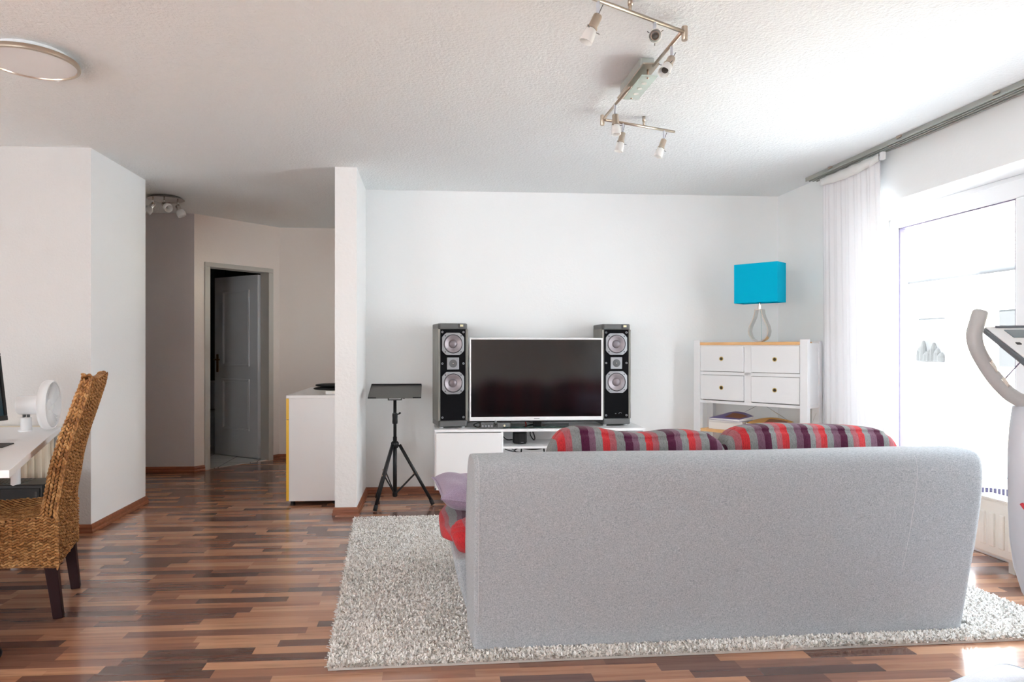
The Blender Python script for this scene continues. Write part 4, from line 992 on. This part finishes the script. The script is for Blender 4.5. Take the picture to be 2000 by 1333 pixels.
# local: screen plane yz, facing +x, tilted back
Tm = TR((.02, 0, .085), (0, R(-9), 0))
MW, MH = .56, .352
b = B()
for a in ((-MW/2, MW/2, 0, .026), (-MW/2, MW/2, MH-.014, MH), (-MW/2, -MW/2+.014, .026, MH-.014), (MW/2-.014, MW/2, .026, MH-.014)): box(b, -.012, .008, a[0], a[1], a[2], a[3], Tm)
obj('bezel', b, 'black_plastic', mo, bevel=.003)
obj('screen', box(B(), -.01, .002, -MW/2+.012, MW/2-.012, .024, MH-.012, Tm), 'tv_screen', mo)
obj('rear_shell', box(B(), -.05, -.01, -MW/2+.04, MW/2-.04, .04, MH-.04, Tm), 'black_plastic', mo, bevel=.015)
b = B(); box(b, -.09, -.06, -.03, .03, .01, .2); obj('stand_neck', b, 'black_plastic', mo, bevel=.004)
b = B(); lathe(b, [(0, 0), (.11, 0), (.11, .008), (.04, .014), (0, .014)], 32, TR((-.05, 0, 0))); obj('stand_base', b, 'black_plastic', mo, auto=40)
# circulator fan
fn = empty('desk_fan', 'white round desk fan behind the monitor on the desk', 'fan', (-2.185, 3.93, .742), R(11))
hz = .143; T = AIM((.025, 0, hz), (1, 0, .0))
b = B(); lathe(b, [(.035, .012), (.10, .018), (.130, .028), (.139, .046), (.138, .064), (.132, .074), (.126, .074), (.124, .064), (.120, .034), (.03, .026)], 48, T); obj('shroud', b, 'white_plastic', fn, auto=50)
b = B()
for k in range(60):
    a = 2*math.pi*k/72; pts = []
    for t in range(7):
        r_ = .030+.092*t/6; aa = a+.55*(t/6)**1.2; pts.append(T @ Vector((r_*math.cos(aa), r_*math.sin(aa), .070-.020*(1-t/6)**2)))
    tube(b, pts, .0017, 4, False)
obj('grille', b, 'white_plastic', fn, smooth=True)
b = B(); lathe(b, [(0, .054), (.022, .054), (.032, .050), (.032, .042), (0, .038)], 32, T); obj('grille_hub', b, 'white_plastic', fn, auto=50)
b = B()
for k in range(5):
    a0 = 2*math.pi*k/5
    def bl(u, v, a0=a0): r_ = .03+.082*u; a = a0+.9*v+.4*u; return T @ Vector((r_*math.cos(a), r_*math.sin(a), .030+.014*v))
    gridsurf(b, bl, 6, 6)
obj('blades', b, 'frost', fn, smooth=True)
b = B(); lathe(b, [(0, -.10), (.045, -.10), (.052, -.09), (.052, .018), (0, .018)], 36, T); obj('motor_housing', b, 'white_plastic', fn, auto=40)
each('pivot_pin', [cyl(B(), (q_, 0, .07), (q_, 0, .10), .008, 12) for q_ in (-.045, -.025)], 'tweeter', fn, smooth=True)
b = B(); lathe(b, [(0, .008), (.028, .008), (.026, .075), (0, .078)], 28, TR((-.035, 0, 0))); obj('stem', b, 'white_plastic', fn, auto=40)
b = B(); lathe(b, [(0, 0), (.034, 0), (.035, .006), (.03, .010), (0, .011)], 36, TR((-.04, 0, 0))); obj('base', b, 'white_plastic', fn, auto=40)
# PC tower
pc = empty('computer_tower', 'black computer tower on the floor under the desk', 'computer', (-2.62, 3.93, 0))
obj('case', bx(0, .486, 0, .21, .025, .445), 'black_metal', pc, bevel=.006)
obj('side_panel', bx(.01, .47, -.004, .002, .04, .425), 'black_plastic', pc, bevel=.002)
b = B()
for k in range(14): box(b, .05+k*.022, .060+k*.022, .03, .18, .4445, .448)
obj('top_grille', b, 'tray_grey', pc)
b = B()
for k in range(40): box(b, .445, .457, -.006, -.003, .05+k*.009, .055+k*.009)
obj('front_vent', b, 'tray_grey', pc)
for x, y in ((.06, .05), (.43, .05), (.06, .16), (.43, .16)):
    b = B(); cyl(b, (x, y, 0), (x, y, .026), .014, 14); obj('foot', b, 'chrome', pc, smooth=True)
# office chair caster at the picture edge
oc = empty('office_chair', 'black office chair whose caster shows at the lower left corner', 'chair', (-1.965, 2.64, 0))
for k in range(5):
    a = R(15)+k*2*math.pi/5; d = Vector((math.cos(a), math.sin(a), 0)); e = d*.31
    b = B(); tube(b, [Vector((0, 0, .11)), d*.15+Vector((0, 0, .10)), e+Vector((0, 0, .075))], [.026, .022, .016], 10); lg = obj('leg', b, 'black_plastic', oc, smooth=True)
    sd = Vector((-d.y, d.x, 0))
    each('caster_wheel', [lathe(B(), [(0, 0), (.024, 0), (.031, .006), (.031, .016), (.024, .022), (0, .022)], 22, AIM(e+Vector((0, 0, .031))+sd*(s*.013)-sd*.011, sd)) for s in (-1, 1)], 'black_plastic', lg, auto=40)
b = B(); cyl(b, (0, 0, .08), (0, 0, .42), .025, 18); obj('gas_column', b, 'black_metal', oc, smooth=True)
b = rbox(.22, .22, .04, 3.5, 10)
for v in b.verts: v.co.z += .46
obj('seat', b, 'black_plastic', oc, smooth=True)

# ------------------------------------------------------------------ ceiling lamps
dl_ = empty('ceiling_disc_lamp', 'large round flat ceiling lamp with metal rim at upper left', 'ceiling lamp', (-1.758, 3.149, 2.452))
b = B(); lathe(b, [(.176, 0), (.188, .002), (.190, .012), (.186, .022), (.172, .022), (.174, .004)], 72, None, True); obj('rim', b, 'nickel', dl_, auto=50)
b = B(); lathe(b, [(0, .006), (.176, .006), (.176, .014), (0, .014)], 72); obj('diffuser', b, 'lamp_disc', dl_, auto=40)
b = B(); lathe(b, [(0, .016), (.150, .016), (.150, .048), (0, .048)], 72); obj('housing', b, 'white_plastic', dl_, auto=40)

tl_ = empty('track_spotlight', 'nickel zigzag ceiling light track with six spot heads', 'ceiling light', (0, 0, 0))
ZB = 2.45
b = B(); tube(b, [(.12, 2.15, ZB), (.997, 2.633, ZB)], .0075, 10); tube(b, [(.12, 2.15, ZB+.001), (.997, 2.633, ZB+.001)], .0078, 10, sq=.3); bar1 = obj('bar', b, 'nickel', tl_, smooth=True)
b = B(); tube(b, [(.99, 2.64, ZB), (.985, 2.96, ZB)], .0075, 10); obj('bar', b, 'nickel', tl_, smooth=True)
b = B(); tube(b, [(.952, 3.20, ZB), (.940, 3.68, ZB)], .0075, 10); obj('bar', b, 'nickel', tl_, smooth=True)
b = B(); tube(b, [(.95, 3.665, ZB-.005), (1.40, 3.84, ZB-.005)], .0075, 10); obj('bar', b, 'nickel', tl_, smooth=True)
for x, y in ((1.003, 2.637), (.937, 3.675)):
    b = B(); lathe(b, [(0, -.032), (.011, -.032), (.012, -.030), (.012, .022), (.010, .024), (0, .024)], 20, TR((x, y, ZB))); obj('corner_joint', b, 'nickel', tl_, auto=40)
for x, y in ((.74, 2.491), (1.195, 3.76), (.2, 2.195)):
    b = B(); cyl(b, (x, y, ZB), (x, y, 2.478), .006, 10); cyl(b, (x, y, 2.474), (x, y, 2.5), .009, 12); obj('ceiling_standoff', b, 'nickel', tl_, smooth=True)
obj('transformer_box', bx(.935, 1.0, 2.99, 3.32, 2.458, 2.5), 'alu_track', tl_, bevel=.006)
obj('mounting_plate', bx(.932, 1.006, 2.94, 3.36, 2.448, 2.456), 'nickel', tl_, bevel=.002)
b = B(); box(b, .938, 1.012, 2.98, 3.27, 2.412, 2.418); gp = obj('glass_plate', b, 'plate_glass', tl_, bevel=.001)
for x, y in ((.972, 3.0), (.972, 3.25)):
    b = B(); cyl(b, (x, y, 2.408), (x, y, 2.45), .005, 10); obj('spacer', b, 'nickel', gp, smooth=True)
for y in (3.06, 3.125, 3.19):
    b = B(); lathe(b, [(0, 0), (.012, 0), (.012, .004), (0, .004)], 16, TR((.975, y, 2.4085))); obj('led', b, 'frost', gp)
def head(x, y, d, zb=ZB):
    d = Vector(d).normalized(); pv = Vector((x, y, zb-.055)); 
    b = B(); cyl(b, (x, y, zb), (x, y, zb-.048), .0065, 12); cyl(b, (x, y, zb-.046), tuple(pv-Vector((0, 0, .006))), .004, 8); st_ = obj('spot_head', b, 'bike_silver', tl_, smooth=True)
    T = AIM(pv+d*.004, d)
    b = B(); lathe(b, [(0, -.004), (.015, -.004), (.0165, 0), (.0165, .042), (.020, .044), (.020, .050), (.0, .050)], 24, T); obj('lamp_holder', b, 'nickel', st_, auto=40)
    b = B(); lathe(b, [(.016, .050), (.0195, .052), (.023, .075), (.0245, .100), (.0235, .101), (.022, .078), (.018, .056)], 28, T, True); obj('glass_shade', b, 'frost', st_, auto=50)
    b = B(); lathe(b, [(0, .052), (.0135, .052), (.0135, .085), (.0095, .086), (0, .080)], 18, T); obj('bulb', b, 'tray_grey', st_, auto=40)
    pins = []
    for k in range(3):
        a = k*2*math.pi/3+.5; pins.append(tube(B(), [T @ Vector((.018*math.cos(a), .018*math.sin(a), .055)), T @ Vector((.034*math.cos(a), .034*math.sin(a), .055))], .0016, 6))
    each('shade_pin', pins, 'tweeter', st_)
    obj('aiming_rod', tube(B(), [T @ Vector((.004, 0, 0)), T @ Vector((.004, 0, -.045))], .0016, 6), 'tweeter', st_)
head(.60, 2.415, (-.42, .05, -.9)); head(.855, 2.556, (-.25, -.80, -.38)); head(.992, 2.752, (-.45, -.42, -.7))
head(.944, 3.44, (.02, -.1, -1)); head(1.06, 3.708, (-.22, .05, -1), ZB-.005); head(1.33, 3.813, (-.35, .0, -.95), ZB-.005)

hl = empty('hall_ceiling_spotlight', 'small chrome ceiling lamp with three glass shades in the hall', 'ceiling lamp', (-2.27, 6.05, 2.5))
b = B(); lathe(b, [(0, -.004), (.12, -.006), (.145, -.022), (.148, -.024), (.12, -.002), (0, 0)], 48); obj('ceiling_plate', b, 'chrome', hl, auto=50)
for k, (x, y, d) in enumerate(((-.09, -.05, (-.45, -.25, -.7)), (.01, -.07, (.55, -.45, -.45)), (.09, .02, (.35, .1, -.8)))):
    b = B(); cyl(b, (x, y, -.01), (x, y, -.075), .005, 10); a = obj('spot_arm', b, 'chrome', hl, smooth=True); T = AIM((x, y, -.078), d)
    b = B(); lathe(b, [(0, -.012), (.018, -.012), (.021, 0), (.021, .03), (0, .03)], 20, T); obj('lamp_holder', b, 'chrome', a, auto=40)
    b = B(); lathe(b, [(.018, .028), (.034, .045), (.038, .065), (.034, .09), (.031, .088), (.034, .065), (.03, .048), (.016, .032)], 28, T, True); obj('glass_shade', b, 'frost', a, smooth=True)

# ------------------------------------------------------------------ exercise bike on its mat
ma = empty('floor_mat', 'light grey floor mat with rounded corners under the exercise bike', 'mat', (2.17, 2.444, 0), math.atan2(-.39, -.92))
pts = []
ML, MWd, rr_ = .85, 1.6, .05
for cx_, cy_, a0 in ((rr_, rr_, 180), (ML-rr_, rr_, 270), (ML-rr_, MWd-rr_, 0), (rr_, MWd-rr_, 90)):
    for k in range(7): a = R(a0+k*15); pts.append((cx_+rr_*math.cos(a), cy_+rr_*math.sin(a)))
b = B(); prism(b, pts, 0, .008); obj('mat_sheet', b, 'mat_grey', ma, bevel=.002)
b = B()
tube(b, [Vector((p[0]*.996+.002, p[1]*.996+.002, .008)) for p in pts+[pts[0]]], .003, 5, False); obj('edge_binding', b, 'bike_silver', ma)
bk = empty('exercise_bike', 'silver grey exercise bike cut off by the right picture edge', 'exercise bike', (2.05, 2.2, .008))
def bkp(x, y, z): return Vector((x-2.05, y-2.2, z-.008))
def pod(pts, widths, depth, name, m_, par, n=20):
    b = B(); rg = []
    for p, w, dd in zip(pts, widths, depth):
        rg.append([b.verts.new(p+Vector((w*math.cos(2*math.pi*k/n), dd*math.sin(2*math.pi*k/n), 0))) for k in range(n)])
    for a, c in zip(rg, rg[1:]):
        for k in range(n): b.faces.new((a[k], a[(k+1) % n], c[(k+1) % n], c[k]))
    b.faces.new(rg[0][::-1]); b.faces.new(rg[-1]); return obj(name, b, m_, par, smooth=True)
colm = pod([bkp(2.052, 2.2, 1.0), bkp(2.050, 2.2, .93), bkp(2.052, 2.2, .84), bkp(2.056, 2.195, .74), bkp(2.07, 2.19, .64), bkp(2.11, 2.18, .53), bkp(2.17, 2.14, .42), bkp(2.20, 2.10, .33)],
    [.050, .058, .066, .070, .075, .10, .15, .16], [.05, .055, .06, .07, .09, .13, .2, .24], 'column', 'bike_silver', bk, 28)
b = B(); tube(b, smoothpath([bkp(1.987, 2.165, .675), bkp(1.992, 2.148, .655), bkp(2.008, 2.125, .635), bkp(2.045, 2.105, .625), bkp(2.09, 2.10, .63)], 5), .006, 8); obj('red_stripe', b, 'red_paint', colm, smooth=True)
pod([bkp(2.20, 2.05, .06), bkp(2.22, 2.0, .12), bkp(2.23, 1.98, .28), bkp(2.2, 2.05, .42), bkp(2.19, 2.1, .46)], [.10, .15, .17, .13, .08], [.3, .36, .36, .26, .14], 'flywheel_housing', 'bike_silver', bk, 28)
for (xa, ya, xb_, yb_) in ((2.03, 2.26, 2.42, 2.10), (2.20, 1.55, 2.62, 1.36)):
    b = B(); tube(b, [bkp(xa+.08, ya-.03, .045), bkp(xb_, yb_, .045)], .03, 14); obj('stabiliser', b, 'black_metal', bk, smooth=True)
b = B(); tube(b, [bkp(2.23, 2.0, .12), bkp(2.41, 1.46, .06)], .032, 14); obj('frame_tube', b, 'bike_silver', bk, smooth=True)
b = B(); tube(b, [bkp(2.33, 1.72, .1), bkp(2.38, 1.58, .82)], .026, 14); obj('seat_post', b, 'bike_silver', bk, smooth=True)
b = rbox(.12, .14, .04, 2.6, 10)
for v in b.verts: v.co += bkp(2.385, 1.56, .86)
obj('saddle', b, 'black_plastic', bk, smooth=True)
def hbar(mir):
    ps = [(1.872, 2.2, 1.327), (1.858, 2.2, 1.285), (1.848, 2.2, 1.242), (1.862, 2.2, 1.188), (1.915, 2.2, 1.105), (1.972, 2.2, 1.045), (2.02, 2.2, 1.018), (2.05, 2.2, 1.01)]
    if mir: ps = [(2*2.065-p[0], p[1]-.03, p[2]) for p in ps]
    sp_ = smoothpath([bkp(*p) for p in ps], 7); b = B(); rs = [.0235]*len(sp_); rs[0] = .019; rs[1] = .0225
    tube(b, sp_, rs, 20); h_ = obj('handlebar', b, 'bike_grip', bk, smooth=True)
    if not mir:
        for a, c in ((24, 27), (29, 32)):
            b = B(); n_ = 10; rg = []
            for p, t, u, v in frames([q for q in sp_])[a:c+1]:
                rg.append([b.verts.new(p+(Vector((.5, -.8, .3)).normalized()*math.cos(t2)+(t.cross(Vector((.5, -.8, .3)))).normalized()*math.sin(t2))*.0245) for t2 in [(-.62+1.24*k/n_) for k in range(n_+1)]])
            for r0, r1 in zip(rg, rg[1:]):
                for k in range(n_): b.faces.new((r0[k], r0[k+1], r1[k+1], r1[k]))
            o = obj('pulse_sensor', b, 'sensor', h_, smooth=True); s_ = o.modifiers.new('s', 'SOLIDIFY'); s_.thickness = .002
hbar(False); hbar(True)
A_ = Vector((1.922, 2.25, 1.272)); P1 = Vector((1.812, 1.95, 1.152)); P2 = Vector((2.204, 2.148, 1.272))
ex = (P2-A_).normalized(); ey = (P1-A_); ey = (ey-ex*ey.dot(ex)).normalized(); nz = ex.cross(-ey).normalized()
if nz.z < 0: nz = -nz
MC = Matrix((ex.to_4d(), ey.to_4d(), nz.to_4d(), Vector((0, 0, 0, 1)))).transposed()
for i in range(3): MC[3][i] = 0
MC = Matrix.Translation(A_-Vector((2.05, 2.2, .008))) @ Matrix((( ex.x, ey.x, nz.x, 0), (ex.y, ey.y, nz.y, 0), (ex.z, ey.z, nz.z, 0), (0, 0, 0, 1)))
cs = obj('console', box(B(), 0, .30, 0, .33, -.022, 0, MC), 'grey_plastic', bk, bevel=.006)
obj('console_face', box(B(), .004, .296, .004, .326, 0, .004, MC), 'white_plastic', cs, bevel=.002)
obj('console_back', box(B(), .02, .28, .02, .30, -.042, -.022, MC), 'white_plastic', cs, bevel=.01)
obj('display', box(B(), .045, .17, .045, .12, .004, .0065, MC), 'screen_grey', cs)
obj('book_rest', box(B(), .03, .27, .012, .022, .004, .010, MC), 'grey_plastic', cs)
for x in (.03, .06): obj('button', box(B(), x, x+.012, .17, .185, .004, .007, MC), 'black_plastic', cs)
b = B(); tube(b, [bkp(2.06, 2.2, 1.0), bkp(2.075, 2.2, 1.1), bkp(2.10, 2.22, 1.2)], .022, 14); obj('console_neck', b, 'bike_silver', bk, smooth=True)
b = B(); tube(b, smoothpath([bkp(1.955, 2.20, 1.215), bkp(1.99, 2.17, 1.185), bkp(2.02, 2.15, 1.12), bkp(2.045, 2.14, 1.03)], 6), .0022, 6); obj('sensor_cable', b, 'black_plastic', bk, smooth=True)
b = B(); tube(b, smoothpath([bkp(1.955, 2.20, 1.09), bkp(1.975, 2.18, 1.13), bkp(1.995, 2.165, 1.165)], 6), .0022, 6); obj('sensor_cable', b, 'gasket', bk, smooth=True)
